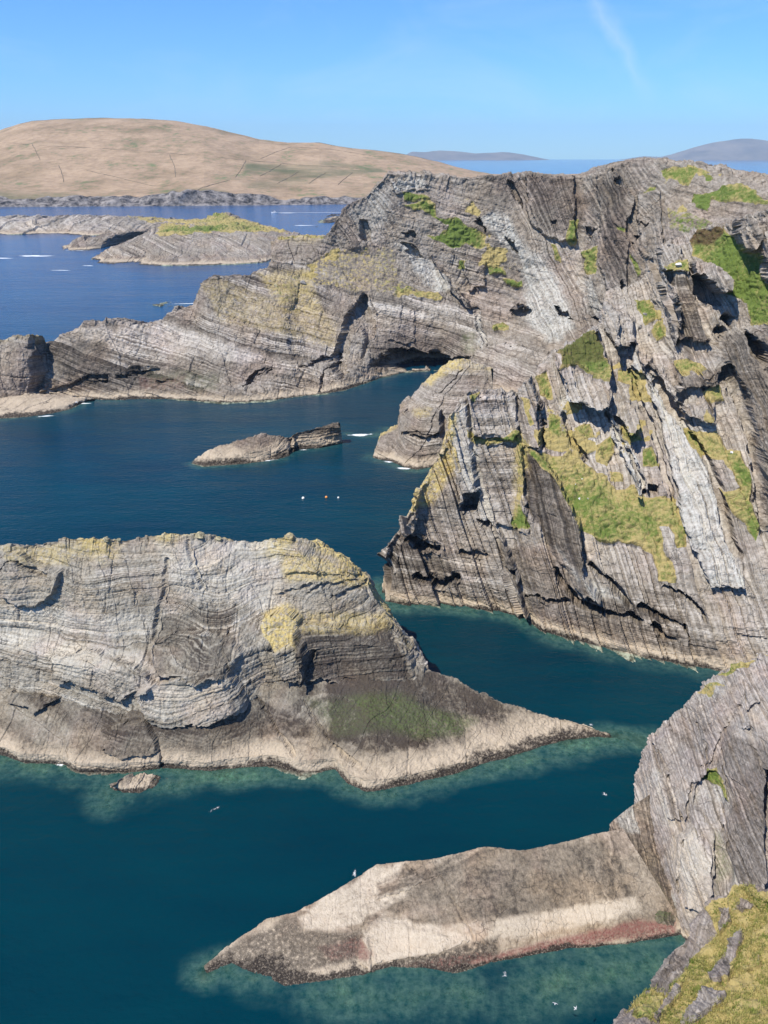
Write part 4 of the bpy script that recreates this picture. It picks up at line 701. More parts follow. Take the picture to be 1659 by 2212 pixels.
# ---- the brown hill across the sound and the far islands
def hill_material():
    t = NT('dry_hill_grass'); P = t.pos(); hh = t.attr('h')
    a = t.noise(t.vscale(P, (1, .5, 1)), .012, 5, .62); b = t.noise(P, .05, 5, .7); c = t.noise(t.vscale(P, (.35, 1, 1)), .02, 4, .6)
    col = t.ramp(t.math('ADD', t.math('MULTIPLY', a, .55), t.math('MULTIPLY', b, .6)), [(.42, (.13, .165, .068)), (.53, (.29, .205, .13)), (.66, (.38, .275, .178))])
    col = t.mix(t.math('MULTIPLY', t.attr('green'), t.ramp(c, [(.35, .2), (.6, 1)])), col, (.115, .12, .06))
    col = t.mix(t.math('MULTIPLY', t.ramp(t.noise(P, .006, 3), [(.5, 0), (.66, 1)]), .6), col, t.mix(1.0, col, (.62, .62, .55), 'MULTIPLY'))
    rock = t.mix(t.ramp(t.noise(P, .07, 5, .75), [(.38, 0), (.62, 1)]), (.016, .014, .016), (.27, .245, .225))
    col = t.mix(t.ramp(t.math('ADD', t.attr('rock'), t.math('MULTIPLY', t.math('SUBTRACT', t.noise(P, .045, 4, .7), .5), .8)), [(.45, 0), (.58, 1)]), col, rock)
    col = t.mix(t.ramp(t.math('ADD', t.attr('band'), t.math('MULTIPLY', t.noise(P, .1, 3), .3)), [(.5, 0), (.7, 1)]), col, (.075, .07, .045))
    return t.done(t.bsdf(col, .95, .1, t.noise(P, .12, 5, .7), .7, 3.0).outputs[0])
hill = tag(empty('hill'), kind='structure')
UH = [-160, -80, 0, 40, 70, 130, 200, 260, 330, 380, 440, 500, 560, 620, 690, 750, 830, 900, 980, 1060, 1150, 1260, 1400]
Hb = Z0(us([(-160, 447), (0, 447), (200, 446), (400, 445), (600, 443), (700, 442), (800, 440), (1400, 430)], UH))
Hm = [at_z(u, v, 34) for u, v in us([(-160, 416), (0, 420), (60, 424), (200, 426), (330, 424), (380, 418), (440, 412), (520, 420), (620, 428), (700, 425), (800, 424), (1000, 421), (1400, 418)], UH)]
def hcrest(u): return 3000 - max(0, u-400)*.55
Hc = AY([(u, v, hcrest(u)) for u, v in us([(-160, 300), (-80, 291), (0, 280), (30, 268), (55, 260), (110, 257), (190, 254), (260, 254), (330, 257), (380, 262), (440, 273), (500, 288), (560, 302), (630, 309), (690, 307), (750, 317), (830, 327), (900, 340), (980, 360), (1060, 375), (1120, 378), (1400, 380)], UH)])
Hb = np.array(Hb); Hm = np.array(Hm); Hc = np.array(Hc)
Hm[:, 1] = Hb[:, 1]+45; Hm[:, 2] = 100+(Hm[:, 2]-100)*0; Hm = np.array([at_y(u, v, y) for (u, v), y in zip(us([(-160, 416), (0, 421), (60, 425), (200, 427), (330, 425), (380, 419), (440, 413), (520, 420), (620, 429), (700, 426), (800, 425), (1000, 421), (1400, 418)], UH), Hm[:, 1])])
mids = [Hm] + [Hm+(Hc-Hm)*np.array([g, g, h]) for g, h in ((.10, .045), (.3, .21), (.6, .58), (.85, .90))]
rows = [Hb*np.array([1, 1, 0])+np.array([0, -20, -4]), Hb]+mids+[Hc, Hc+np.array([0, 300, -4]), Hc+np.array([0, 1200, -160])]
rows[-1][:, 2] = np.maximum(rows[-1][:, 2], -5)
hvv = [-.1, 0, .1, .2, .4, .6, .85, 1.0, 1.1, 1.5]
G, hs = resample(rows, 6.0, [True, False, False, False, False, False, False, False, True, True], hvv)
ni, nj = G.shape[:2]; P = G.reshape(-1, 3); Hh = np.repeat(hs, nj); U, V = project(P)
cl = sstep(.0, .03, Hh)*sstep(.14, .09, Hh)
d = np.zeros_like(P); d[:, 1] -= cl*(14*fbm(P, 60, 3, 5)+10*vn(P, (35, 60, 80), 6)+6*vn(P, 14, 7)); d[:, 2] += cl*(7*vn(P, 40, 9)+4*vn(P, 15, 10))
d[:, 2] += sstep(.12, .3, Hh)*(7*fbm(P, 260, 3, 8)+2.0*fbm(P, 50, 2, 12))
P = P+d
ii, jj = np.meshgrid(np.arange(ni-1), np.arange(nj-1), indexing='ij'); a = (ii*nj+jj).ravel(); F = np.stack([a, a+1, a+nj+1, a+nj], 1)
wu = 6*vn(P, 120, 31)
green = np.maximum.reduce([.9*sstep(-4, 6, poly_sd(U+wu, V+.3*wu, c1((1000, 250), (1180, 250), (1330, 240), (1560, 265), (1600, 290), (1400, 300), (1250, 310), (1080, 300), (990, 300)))), .6*sstep(-6, 6, poly_sd(U+wu, V, c1((980, 340), (1200, 300), (1280, 330), (1050, 360)))), .7*sstep(.22, .11, Hh+.02*vn(P, 60, 35))*(vn(P, (150, 150, 40), 36) > -.1)])
band = sstep(.985, 1.0, Hh)*(((U > 40) & (U < 235)) | ((U > 680) & (U < 760)) | ((U > 800) & (U < 1000)))*.9
rockm = sstep(.125, .08, Hh + .02*vn(P, 40, 37))
HILL = hill_material()
cliffF = (Hh[F].mean(1) < .10)
for nm, sel in (('sea_cliff', cliffF), ('hillside', ~cliffF)):
    Fk = F[sel]; used, inv = np.unique(Fk, return_inverse=True)
    mesh_np(nm, P[used], inv.reshape(-1, 4), HILL, dict(green=green[used], band=band[used], rock=rockm[used], h=Hh[used]), hill)
hs_sel = (Hh > .09) & (Hh <= 1.0)
SURF['hill'] = (P[hs_sel], *project(P[hs_sel]), None)
def on(surf, u, v):
    Q, U, V, N = SURF[surf]; k = np.argmin((U-u)**2+(V-v)**2); return Q[k]
# old field banks across the hill
bank_m = plain('dark_turf_bank', (.15, .12, .078), .95, .1, .35, .05)
banks = [(c1((0, 165), (150, 178), (400, 190), (600, 205), (800, 220), (1010, 240)), 'long dark field bank running level across the brown hillside'), (c1((1010, 240), (1250, 262), (1400, 268), (1560, 280)), 'dark field bank continuing above the green fields of the hill'),
 (c1((690, 215), (712, 260), (718, 310)), 'short dark bank running down the hillside below the long bank'), (c1((1005, 240), (975, 290), (960, 310)), 'dark bank dropping from the end of the long level bank'), (c1((1060, 235), (1130, 205), (1190, 185)), 'dark bank slanting up to the hill shoulder'),
 (c1((1190, 185), (1350, 195), (1520, 222)), 'dark bank along the low shoulder of the hill'), (c1((1150, 255), (1100, 285), (1060, 305)), 'short slanting bank at the left of the green fields'), (c1((1220, 285), (1180, 310), (1130, 335)), 'second slanting bank among the green fields'), (c1((1330, 290), (1290, 315), (1260, 335)), 'third slanting bank among the green fields'),
 (c1((1440, 290), (1400, 320), (1380, 340)), 'last slanting bank of the green fields beside the high cliff'), (c1((130, 170), (150, 210), (165, 240)), 'short faint bank on the left flank of the hill'), (c1((240, 260), (255, 300), (262, 330)), 'faint lower bank under the left flank of the hill'), (c1((350, 280), (480, 310), (620, 345), (700, 345)), 'faint bank curving along the lower hillside'), (c1((940, 320), (830, 350), (760, 385)), 'faint bank running down to the shore cliffs')]
for pts, lab in banks:
    P2 = np.array(pts); n = 40; t = np.linspace(0, len(P2)-1, n)
    uu = np.interp(t, range(len(P2)), P2[:, 0])+np.array([1.2*math.sin(k*1.7) for k in range(n)]); vv = np.interp(t, range(len(P2)), P2[:, 1])
    C = np.array([on('hill', a, b) for a, b in zip(uu, vv)])
    C = box_smooth(C[:, None, :], 2)[:, 0]
    T = np.gradient(C, axis=0); T[:, 2] = 0; T /= np.linalg.norm(T, axis=1)[:, None]+1e-9; Nn = np.stack([-T[:, 1], T[:, 0], 0*T[:, 0]], 1)
    vs, fs = [], []
    for k in range(n):
        w = 1.2+.7*math.sin(k*2.3+n)*random.Random(k).random(); h = .5+.4*random.Random(k+7).random()
        for s_, z_ in ((-w*1.6, -3), (-w*.6, h), (w*.6, h), (w*1.6, -3)): vs.append(tuple(C[k]+Nn[k]*s_+np.array([0, 0, z_])))
        if k: fs += [(4*k-4+m, 4*k-3+m, 4*k+1+m, 4*k+m) for m in range(3)]
    tag(simple_mesh('field_bank', vs, fs, bank_m), lab, 'field bank', 'old field banks on the brown hill')
def far_hill(name, crest, Y, seed, us_):
    C = np.array(AY([(u, v, Y+1200) for u, v in us(crest, us_)])); B = np.array([base_at(u, Y) for u in us_]); B[:, 2] = -2; C[:, 2] = np.maximum(C[:, 2], -1)
    m1 = B+(C-B)*np.array([.35, .35, .30]); m2 = B+(C-B)*np.array([.7, .7, .68])
    G, _ = resample([B, m1, m2, C, C+np.array([0, 1500, -250])], 70, [False]*4+[True], [0, .3, .7, 1, 1.5]); ni, nj = G.shape[:2]; P = G.reshape(-1, 3)
    amp = np.clip(P[:, 2]/120, 0, 1); P[:, 2] += amp*22*fbm(P, 900, 3, seed); P[:, 1] += amp*350*fbm(P, (1100), 3, seed+4)
    ii, jj = np.meshgrid(np.arange(ni-1), np.arange(nj-1), indexing='ij'); a = (ii*nj+jj).ravel()
    o = mesh_np(name, P, np.stack([a, a+1, a+nj+1, a+nj], 1), far_m, None, None, True); tag(o, kind='structure'); return o
far_m = plain('far_moorland', (.16, .125, .09), .95, .05, .35, .002)
far_hill('far_hills', [(860, 345), (885, 328), (915, 330), (942, 325), (985, 327), (1022, 332), (1060, 330), (1090, 328), (1130, 333), (1165, 341), (1190, 346)], 19500, 3, list(range(860, 1191, 15)))
far_hill('far_hills', [(1335, 346), (1365, 341), (1385, 337), (1420, 339), (1432, 338), (1465, 328), (1500, 318), (1545, 308), (1600, 299), (1625, 299), (1659, 304), (1720, 315), (1800, 330), (1880, 346)], 19500, 9, list(range(1335, 1881, 18)))

# ------------------------------------------------------------------ the sea
def graded(lo, hi, step, far, g=1.14):
    xs = list(np.arange(lo, hi+step*.5, step)); s = step
    while xs[-1] < far: s *= g; xs.append(xs[-1]+s)
    return xs
xp = graded(0, 130, .9, 15500); xs = np.array([-x for x in xp[:0:-1]]+xp)
yp = graded(40, 430, .9, 22000, 1.06); yn = []; s = .9; y = 40
while y > -1500: s *= 1.2; y -= s; yn.append(y)
ys = np.array(yn[::-1]+yp)
X, Y = np.meshgrid(xs, ys); S = np.stack([X.ravel(), Y.ravel(), np.zeros(X.size)], 1)
shal = np.zeros(len(S))
for pl, w, k in SHORE:
    lo = pl.min(0)-w*2; hi = pl.max(0)+w*2
    idx = np.nonzero((S[:, 0] > lo[0]) & (S[:, 0] < hi[0]) & (S[:, 1] > lo[1]) & (S[:, 1] < hi[1]))[0]
    if not len(idx): continue
    p = S[idx, :2]; dm = np.full(len(idx), 1e9)
    for i in range(len(pl)-1):
        a = pl[i]; e = pl[i+1]-a; t = np.clip(((p-a)@e)/max(e@e, 1e-9), 0, 1)
        dm = np.minimum(dm, np.linalg.norm(p-a-t[:, None]*e, axis=1))
    ww = w*(1.0+.75*fbm(S[idx], 11, 3, 5)); k = k*np.clip(.78+.9*fbm(S[idx], 17, 3, 15), .15, 1.15)
    shal[idx] = np.maximum(shal[idx], k*np.clip(1-dm/np.maximum(ww*1.25, .5), 0, 1)**1.25)
# the sunken spit that continues the island's tip
for pl, w, k in ((np.array(Z0([(1290, 1592), (1350, 1597), (1420, 1600)]))[:, :2], 5.0, .62), (np.array(Z0([(1100, 1650), (1250, 1612), (1330, 1600)]))[:, :2], 5.0, .7), (np.array(Z0([(660, 2135), (800, 2150), (1100, 2140), (1420, 2080)]))[:, :2], 5.5, .55)):
    p = S[:, :2]; dm = np.full(len(p), 1e9)
    for i in range(len(pl)-1):
        a = pl[i]; e = pl[i+1]-a; t = np.clip(((p-a)@e)/(e@e), 0, 1); dm = np.minimum(dm, np.linalg.norm(p-a-t[:, None]*e, axis=1))
    shal = np.maximum(shal, k*np.clip(1-dm/(w*(1+.5*fbm(S, 9, 2, 6))), 0, 1))
def sea_material():
    t = NT('sea_water'); P = t.pos(); sh = t.attr('shallow')
    shn = t.math('MULTIPLY', sh, t.ramp(t.noise(P, .45, 5, .7), [(.25, .5), (.7, 1.3)]))
    shn = t.math('MULTIPLY', shn, t.ramp(t.noise(P, .11, 4, .65), [(.36, .35), (.62, 1.2)]))
    dn = t.noise(t.vscale(P, (.5, 1, 1)), .02, 3)
    dist_tint = t.ramp(t.math('MULTIPLY', t.attr('dist'), 1.0), [(0.0, (.0001, .026, .038)), (.30, (.0003, .034, .062)), (.6, (.0010, .050, .125)), (1.0, (.0015, .062, .185))])  # open water colour runs from teal to blue with distance from the camera
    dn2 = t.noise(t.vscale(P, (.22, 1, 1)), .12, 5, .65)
    col = t.mix(t.ramp(t.math('ADD', t.math('MULTIPLY', dn, .6), t.math('MULTIPLY', dn2, .4)), [(.38, 0), (.62, 1)]), t.mix(1.0, dist_tint, (1.0, 1.12, 1.06), 'MULTIPLY'), t.mix(1.0, dist_tint, (.7, .76, .84), 'MULTIPLY'))
    col = t.mix(t.ramp(shn, [(.02, 0), (.30, .42), (.7, .95), (1, 1)]), col, t.mix(t.ramp(t.noise(P, .8, 5, .75), [(.35, 0), (.65, 1)]), (.016, .07, .055), (.115, .21, .155)))
    w1 = t.noise(t.vscale(P, (.55, 1, 1)), .9, 4, .62, dist=.3); w2 = t.noise(t.vscale(P, (.5, 1, 1)), .14, 4, .6); w3 = t.noise(t.vscale(P, (.3, 1, 1)), .02, 5, .65)
    h = t.math('ADD', t.math('ADD', t.math('MULTIPLY', w1, .26), t.math('MULTIPLY', w2, .45)), t.math('MULTIPLY', w3, 1.5))
    b = t.bsdf(col, .12, .30, h, .75, 1.0); b.inputs['IOR'].default_value = 1.333
    tr = t.n('BsdfTransparent'); tr.inputs['Color'].default_value = (.62, .88, .82, 1)
    mx = t.n('MixShader'); t.l(t.ramp(shn, [(.25, 0), (.9, .7)]), mx.inputs[0]); t.l(b.outputs[0], mx.inputs[1]); t.l(tr.outputs[0], mx.inputs[2])
    return t.done(mx.outputs[0])
SEA = sea_material()
ny, nx = X.shape; ii, jj = np.meshgrid(np.arange(ny-1), np.arange(nx-1), indexing='ij'); a = (ii*nx+jj).ravel()
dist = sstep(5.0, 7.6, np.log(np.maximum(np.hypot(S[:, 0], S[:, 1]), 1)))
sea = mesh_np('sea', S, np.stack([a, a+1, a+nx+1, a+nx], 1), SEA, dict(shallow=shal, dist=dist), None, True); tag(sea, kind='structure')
bed = simple_mesh('seabed', [(-15000, -2000, -9), (15000, -2000, -9), (15000, 22200, -9), (-15000, 22200, -9)], [(0, 1, 2, 3)], plain('seabed_sand', (.05, .08, .07), .9, .1, .3, .05)); tag(bed, kind='structure')
# foam
def foam_material():
    t = NT('white_foam'); P = t.pos()
    n = t.math('ADD', t.math('MULTIPLY', t.noise(P, .9, 6, .75, dist=.8), .55), t.math('MULTIPLY', t.noise(t.vscale(P, (1, 1, 1)), .25, 3), .35))
    k = t.ramp(t.math('ADD', n, t.math('MULTIPLY', t.attr('edge'), .55)), [(.66, 0), (.80, .95)])
    b = t.bsdf((.75, .78, .78), .8, .2); tr = t.n('BsdfTransparent'); mx = t.n('MixShader')
    t.l(k, mx.inputs[0]); t.l(tr.outputs[0], mx.inputs[1]); t.l(b.outputs[0], mx.inputs[2])
    return t.done(mx.outputs[0])
FOAM = foam_material()
def foam(u, v, rx, ry, label, rot=0.0, seed=0, z=.05, k=1.0):
    c = at_z(u, v, 0); d = math.hypot(c[0], c[1]); vs, fs, ed = [], [], []
    nr, na = 5, 24; rnd = random.Random(seed)
    ph = [rnd.random()*6.3 for _ in range(4)]
    for i in range(nr+1):
        for j in range(na):
            an = 2*math.pi*j/na; r = i/nr*(1+.25*math.sin(2*an+ph[0])+.18*math.sin(3*an+ph[1])+.12*math.sin(5*an+ph[2]))
            x = r*rx*math.cos(an); y = r*ry*math.sin(an)
            vs.append((c[0]+x*math.cos(rot)-y*math.sin(rot), c[1]+x*math.sin(rot)+y*math.cos(rot), z+.01*i)); ed.append(k*(1-i/nr)-.12)
            if i: fs.append((nr and (i-1)*na+j, (i-1)*na+(j+1) % na, i*na+(j+1) % na, i*na+j))
    o = mesh_np('sea_foam', vs, fs, FOAM, dict(edge=ed)); tag(o, label, 'sea foam', None, 'stuff'); return o
foams = [(766, 1888, 1.0, 1.4, 'white splash of surf against the upper edge of the tilted slab', .2, .75), (20, 1618, 3.0, 1.6, 'surf breaking at the left foot of the folded island', .3, .85), (132, 1652, 2.6, 1.2, 'white surf under the pale ledge of the folded island', .1, .8),
 (445, 1000, 5, 2.2, 'white surf at the left end of the long skerry', 0, 1.0), (580, 995, 5, 1.3, 'thin line of surf along the long skerry', .3, .9), (655, 972, 4, 1.0, 'white surf under the right half of the long skerry', .3, .8), (778, 940, 9, 2.0, 'surf around the washed rock beside the pyramid headland', 0, 1.2), (842, 998, 4, 1.8, 'surf at the foot of the pyramid headland', 0, 1.0), (876, 1012, 4.5, 2.0, 'surf on the weed at the corner of the pyramid headland', 0, 1.1),
 (75, 553, 25, 9, 'bright breaking wave off the grassy islet', .1, 1.5), (8, 558, 14, 5, 'small breaking wave at the edge of the sound', .1, 1.4), (132, 584, 20, 4, 'surf over a tiny rock off the grassy islet', 0, 1.0), (190, 574, 12, 4, 'surf at the left tip of the grassy islet', 0, 1.0), (165, 541, 22, 3.5, 'surf along the dark blocky islet', 0, 1.0), (405, 656, 14, 2.2, 'line of surf beside the small black rock', .1, 1.2), (655, 487, 30, 8, 'surf at the tip of the brown shelf of rock', 0, 1.2), (180, 872, 6, 2, 'foam at the corner of the rock shelf below the stack', .2, .9), (100, 899, 7, 1.6, 'foam along the rock shelf below the stack', .4, 1.0),
 (1278, 1566, 1.4, 1.6, 'faint swirl of foam at the tip of the folded island', 0, .62), (1305, 1716, 1.6, 1.4, 'swirl of foam in the channel beside the slate cliff', .4, .72), (1290, 1745, 2.4, 1.2, 'faint foam streaks below the slate cliff', .4, .55), (470, 1745, 4.0, 1.6, 'faint foam streaks in front of the folded island', .5, .6), (1090, 2105, 2.0, 2.0, 'faint foam swirl below the tilted slab', .8, .5), (620, 2066, 1.4, .9, 'foam in the gully of the tilted slab', .2, 1.0), (475, 2072, 1.3, .7, 'foam at the sharp tip of the tilted slab', .7, .9),
 (690, 459, 110, 3.5, 'long white wake trailing behind the motor boat', 0, 1.6), (620, 460, 30, 6, 'broad churned wake close behind the motor boat', 0, 1.6)]
for i, (u, v, rx, ry, lab, rot, k) in enumerate(foams): foam(u, v, rx, ry, lab, rot, i, .05, k)
# ------------------------------------------------------------------ boulders
def boulder(pos, r, label, mat, seed, group=None, squash=.75, cat='boulder', parent=None, name='boulder'):
    import bmesh
    bm = bmesh.new(); bmesh.ops.create_icosphere(bm, subdivisions=3, radius=1)
    V0 = np.array([v.co[:] for v in bm.verts]); rs = np.random.RandomState(seed)
    for k in range(11):              # cut flat faces
        n = rs.normal(size=3); n /= np.linalg.norm(n); dd = .42+.3*rs.rand(); s_ = V0@n; m = s_ > dd; V0[m] -= (s_[m]-dd)[:, None]*n
    V0 += .05*rs.normal(size=V0.shape)*.5
    V0 *= np.array([r*(.85+.4*rs.rand()), r*(.8+.3*rs.rand()), r*squash])
    for v, c in zip(bm.verts, V0): v.co = c
    me = bpy.data.meshes.new(name); bm.to_mesh(me); bm.free(); me.materials.append(mat)
    o = bpy.data.objects.new(name, me); COL.objects.link(o); o.location = tuple(np.array(pos)+np.array([0, 0, r*squash*.2])); o.rotation_euler = (0, 0, rs.rand()*6)
    tag(o, label, cat, group); return o
yl = plain('lichen_stone', (.33, .29, .18), .9, .1, .45, 2.5); gs = plain('grey_stone', (.24, .225, .205), .9, .15, .4, 2.0); ws = plain('white_stone', (.62, .60, .57), .85, .15, .15, 3.0)
fi = 'folded_rock_face'+isle.name; cf = 'cliff_face'+spur.name; hf = 'cliff_face'+high.name
for u, v, r, m, lab in ((230, 1168, .85, yl, 'square lichen covered boulder perched alone on the crest of the folded island'), (433, 1158, 1.0, yl, 'yellow boulder on the crest of the folded island, larger of a pair'), (472, 1164, .8, yl, 'yellow boulder on the crest of the folded island, smaller of a pair'), (255, 1163, .5, yl, 'small yellow stone beside the square perched boulder')):
    boulder(on(fi, u, v), r, lab, m, int(u), squash=.85)
for u, v, r, m, lab in ((1582, 976, .5, ws, 'white boulder lying on the upper right grass ledge of the spur'), (1252, 1076, .45, ws, 'white boulder on the left edge of the big grass ledge'), (1270, 1077, .35, gs, 'dark stone beside the white boulder on the big grass ledge'), (1258, 1034, .25, ws, 'small white stone in the upper grass of the big ledge'), (1244, 1046, .2, ws, 'smallest pale stone in the grass of the big ledge')):
    boulder(on(cf, u, v), r, lab, m, int(v))
for u, v, r, m, lab in ((1385, 700, .9, gs, 'grey boulder at the foot of the upper grass patch on the spur'), (1402, 712, .7, gs, 'smaller grey boulder below the upper grass patch'), (1461, 577, .9, ws, 'flat pale stone lying on the turf of the block top'), (1394, 680, .8, gs, 'small boulder at the edge of the upper grass patch')):
    boulder(on(cf, u, v), r, lab, m, int(u+v))
for u, v, r, m, lab in ((656, 615, 1.7, gs, 'dark boulder on the lichen covered bench of the banded headland'), (596, 618, 1.2, yl, 'pale boulder among the lichen on the headland bench')):
    boulder(on(hf, u, v), r, lab, m, int(u+v))
# ------------------------------------------------------------------ motor boat, buoys, gulls
wp = plain('white_boat_paint', (.8, .8, .79), .35, .5, .04); bp = plain('blue_boat_paint', (.05, .09, .2), .35, .5, .05); gl = plain('dark_glass', (.02, .03, .035), .1, .6, .1)
boat = empty('motor_boat', at_z(594, 460.5, 0)); tag(boat, 'small white motor boat with a cabin heading left across the sound', 'boat')
L = 13.0; sec = []
for k, x in enumerate(np.linspace(-.5, .5, 11)):      # bow towards -x
    f = (x+.5); w = 2.1*min(1, (f*2.1)**.6) if f > 0 else 0.02; sh = 1.35+.9*(1-f)**2
    sec.append([(x*L-(.9 if k == 0 else 0), -w, sh), (x*L, -w*.82, .25), (x*L, 0, -.35), (x*L, w*.82, .25), (x*L-(.9 if k == 0 else 0), w, sh)])
vs = [p for s_ in sec for p in s_]; fs = [(5*k+m, 5*k+5+m, 5*k+6+m, 5*k+1+m) for k in range(10) for m in range(4)]+[(50, 51, 52, 53, 54)]
simple_mesh('hull', vs, fs, wp, boat)
simple_mesh('deck', [(s_[0][0], s_[0][1]*.97, s_[0][2]-.12) for s_ in sec]+[(s_[4][0], s_[4][1]*.97, s_[4][2]-.12) for s_ in sec], [(k, k+1, k+12, k+11) for k in range(10)], wp, boat)
def prism(name, x0, x1, w, z0, z1, s, mat, parent):
    v = [(x0, -w, z0), (x1, -w, z0), (x1, w, z0), (x0, w, z0), (x0+s, -w*.85, z1), (x1-s*.3, -w*.85, z1), (x1-s*.3, w*.85, z1), (x0+s, w*.85, z1)]
    return simple_mesh(name, v, [(0, 3, 2, 1), (4, 5, 6, 7), (0, 1, 5, 4), (1, 2, 6, 5), (2, 3, 7, 6), (3, 0, 4, 7)], mat, parent)
cab = prism('cabin', -3.4, 1.2, 1.5, 1.2, 3.5, .9, wp, boat)
prism('window', -3.0, .9, 1.53, 2.3, 3.1, .7, gl, cab)
prism('mast', -.4, -.2, .1, 3.5, 5.6, .02, wp, boat); prism('engine_box', 4.6, 6.2, 1.0, 1.0, 1.7, .1, bp, boat)
oc = plain('orange_buoy_plastic', (.75, .28, .06), .4, .4, .05); wc = plain('white_buoy_plastic', (.8, .78, .72), .4, .4, .05)
def buoy(u, v, mat, lab, r=.42):
    o = empty('mooring_buoy', at_z(u, v, 0)); tag(o, lab, 'buoy')
    n = 12; prof = [(0, -r), (r*.7, -r*.7), (r, 0), (r*.8, r*.6), (r*.35, r*.95), (r*.12, r*1.1), (0, r*1.12)]
    vs = [(p*math.cos(2*math.pi*j/n), p*math.sin(2*math.pi*j/n), z+.15) for p, z in prof for j in range(n)]
    simple_mesh('float_body', vs, [(i*n+j, i*n+(j+1) % n, i*n+n+(j+1) % n, i*n+n+j) for i in range(len(prof)-1) for j in range(n)], mat, o, True)
    vs = [(.1*math.cos(a)*1.0, b, r*1.2+.15+.1*math.sin(a)) for b in (-.03, .03) for a in np.linspace(0, 2*math.pi, 9)[:-1]]
    simple_mesh('mooring_ring', vs, [(j, (j+1) % 8, 8+(j+1) % 8, 8+j) for j in range(8)], gs, o)
buoy(655, 1077, wc, 'white mooring buoy floating alone in the dark bay', .5); buoy(705, 1075, oc, 'orange mooring buoy between two pale buoys in the bay', .45); buoy(731, 1076, wc, 'small white buoy beside the orange buoy', .35)
gw = plain('white_feathers', (.78, .78, .77), .8, .1, .06); gg = plain('grey_feathers', (.42, .43, .45), .8, .1, .06)
def gull(u, v, z, rot, lab, span=1.25, sc=1.0):
    o = empty('gull', at_z(u, v, z)); o.rotation_euler = (0, .25, rot); o.scale = (sc,)*3; tag(o, lab, 'gull', 'gulls over the water')
    n = 8; prof = [(-.30, .01), (-.22, .06), (-.05, .09), (.10, .08), (.18, .055), (.25, .05), (.29, .02), (.33, .005)]
    simple_mesh('body', [(x, r*math.cos(2*math.pi*j/n), r*math.sin(2*math.pi*j/n)*.9) for x, r in prof for j in range(n)], [(i*n+j, i*n+(j+1) % n, i*n+n+(j+1) % n, i*n+n+j) for i in range(len(prof)-1) for j in range(n)], gw, o, True)
    for s_ in (1, -1):
        y1, y2, y3 = .06*s_, .30*s_, span/2*s_
        simple_mesh('wing', [(.12, y1, .05), (-.07, y1, .04), (.15, y2, .14), (-.08, y2, .13), (-.05, y3, .08), (-.10, y3*.98, .08), (.12, y1, .03), (-.07, y1, .03), (.15, y2, .125), (-.08, y2, .12), (-.05, y3, .072), (-.10, y3*.98, .072)], [(0, 2, 3, 1), (2, 4, 5, 3), (6, 7, 9, 8), (8, 9, 11, 10), (0, 6, 8, 2), (2, 8, 10, 4), (4, 10, 11, 5), (5, 11, 9, 3), (3, 9, 7, 1)], gg, o)
    simple_mesh('tail', [(-.27, -.03, .01), (-.27, .03, .01), (-.42, .09, .01), (-.42, -.09, .01)], [(0, 1, 2, 3)], gw, o)
gull(1199, 2168, 8, 1.2, 'pale gull gliding low over green water below the slab, wings along its flight', 1.25, .55); gull(1243, 2178, 8, -.7, 'second pale gull gliding beside the first over the green water', 1.25, .55); gull(512, 568, 30, .3, 'tiny gull in flight before the grassy islet', 1.3, 1.6); gull(165, 869, 4, .3, 'white bird standing at the corner of the rock shelf', 1.2, 1.8)
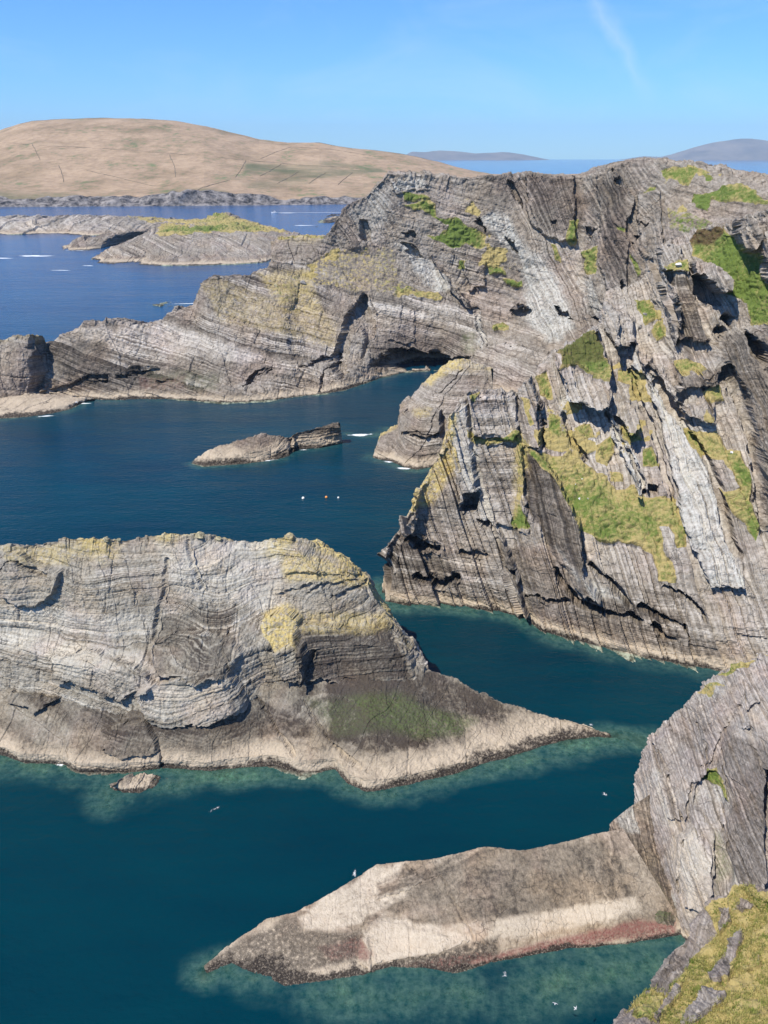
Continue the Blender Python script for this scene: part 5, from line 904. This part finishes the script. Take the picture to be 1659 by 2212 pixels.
# ------------------------------------------------------------------ grass blades on the near slope
def blade_material():
    t = NT('grass_blades'); P = t.pos(); k = t.noise(P, .9, 4, .7); k2 = t.noise(P, .3, 2)
    col = t.mix(t.ramp(t.math('ADD', t.math('MULTIPLY', k, .6), t.math('MULTIPLY', k2, .5)), [(.44, 0), (.66, 1)]), (.13, .19, .03), (.44, .37, .14))
    return t.done(t.bsdf(col, .8, .15).outputs[0])
def tufts(surf, poly, gaps, n, h, root, seed, w=.03):
    Q, U, V, N = SURF[surf]; rs = np.random.RandomState(seed)
    ok = poly_sd(U, V, poly) > 0
    for g in gaps: ok &= poly_sd(U, V, g) < 2
    ok &= (U < 1720) & (V < 2290)
    Qk = Q[ok]
    if not len(Qk): return
    dens = sstep(-.35, .35, fbm(Qk, 1.6, 2, 5)); idx = np.nonzero(rs.rand(len(Qk)) < dens)[0]
    c = Qk[rs.choice(idx, n)] + rs.normal(size=(n, 3))*np.array([.10, .10, 0])
    an = rs.rand(n)*6.283; lean = .75*h*np.stack([np.cos(an), np.sin(an)], 1)*rs.rand(n)[:, None]; lean[:, 0] -= .2*h; lean[:, 1] -= .15*h
    hh = h*(.5+.9*rs.rand(n)); sd = np.stack([-np.sin(an), np.cos(an)], 1)*w
    a = c.copy(); a[:, :2] -= sd; a[:, 2] -= .05; b = c.copy(); b[:, :2] += sd; b[:, 2] -= .05
    m0 = c.copy(); m0[:, :2] += lean*.4-sd*.7; m0[:, 2] += hh*.6; m1 = c.copy(); m1[:, :2] += lean*.4+sd*.7; m1[:, 2] += hh*.6
    tp = c.copy(); tp[:, :2] += lean; tp[:, 2] += hh*.95
    V5 = np.stack([a, b, m1, m0, tp], 1).reshape(-1, 3); k = np.arange(n)*5
    F = np.concatenate([np.stack([k, k+1, k+2], 1), np.stack([k, k+2, k+3], 1), np.stack([k+3, k+2, k+4], 1)])
    o = mesh_np('grass_blades', V5, F, BLADE, None, root); o['kind'] = 'stuff'
BLADE = blade_material()
tufts('grass_slope', N_grass[0], N_gaps, 60000, .28, near, 3)
# ------------------------------------------------------------------ haze
def haze_box(x, y0, y1, z0, z1, dens):
    t = NT('sea_haze'); v = t.n('VolumePrincipled'); v.inputs['Color'].default_value = (.58, .80, 1.0, 1); v.inputs['Density'].default_value = dens; v.inputs['Anisotropy'].default_value = 0
    t.l(v.outputs[0], t.out.inputs['Volume'])
    vs = [(sx*x, yy, zz) for zz in (z0, z1) for yy in (y0, y1) for sx in (-1, 1)]
    o = simple_mesh('haze', vs, [(0, 2, 3, 1), (4, 5, 7, 6), (0, 1, 5, 4), (2, 6, 7, 3), (0, 4, 6, 2), (1, 3, 7, 5)], t.m); tag(o, 'thin pale sea haze filling the air', 'haze', None, 'stuff')
HAZE = True
if HAZE: haze_box(22000, -2600, 25500, -11, 900, 4.0e-5)
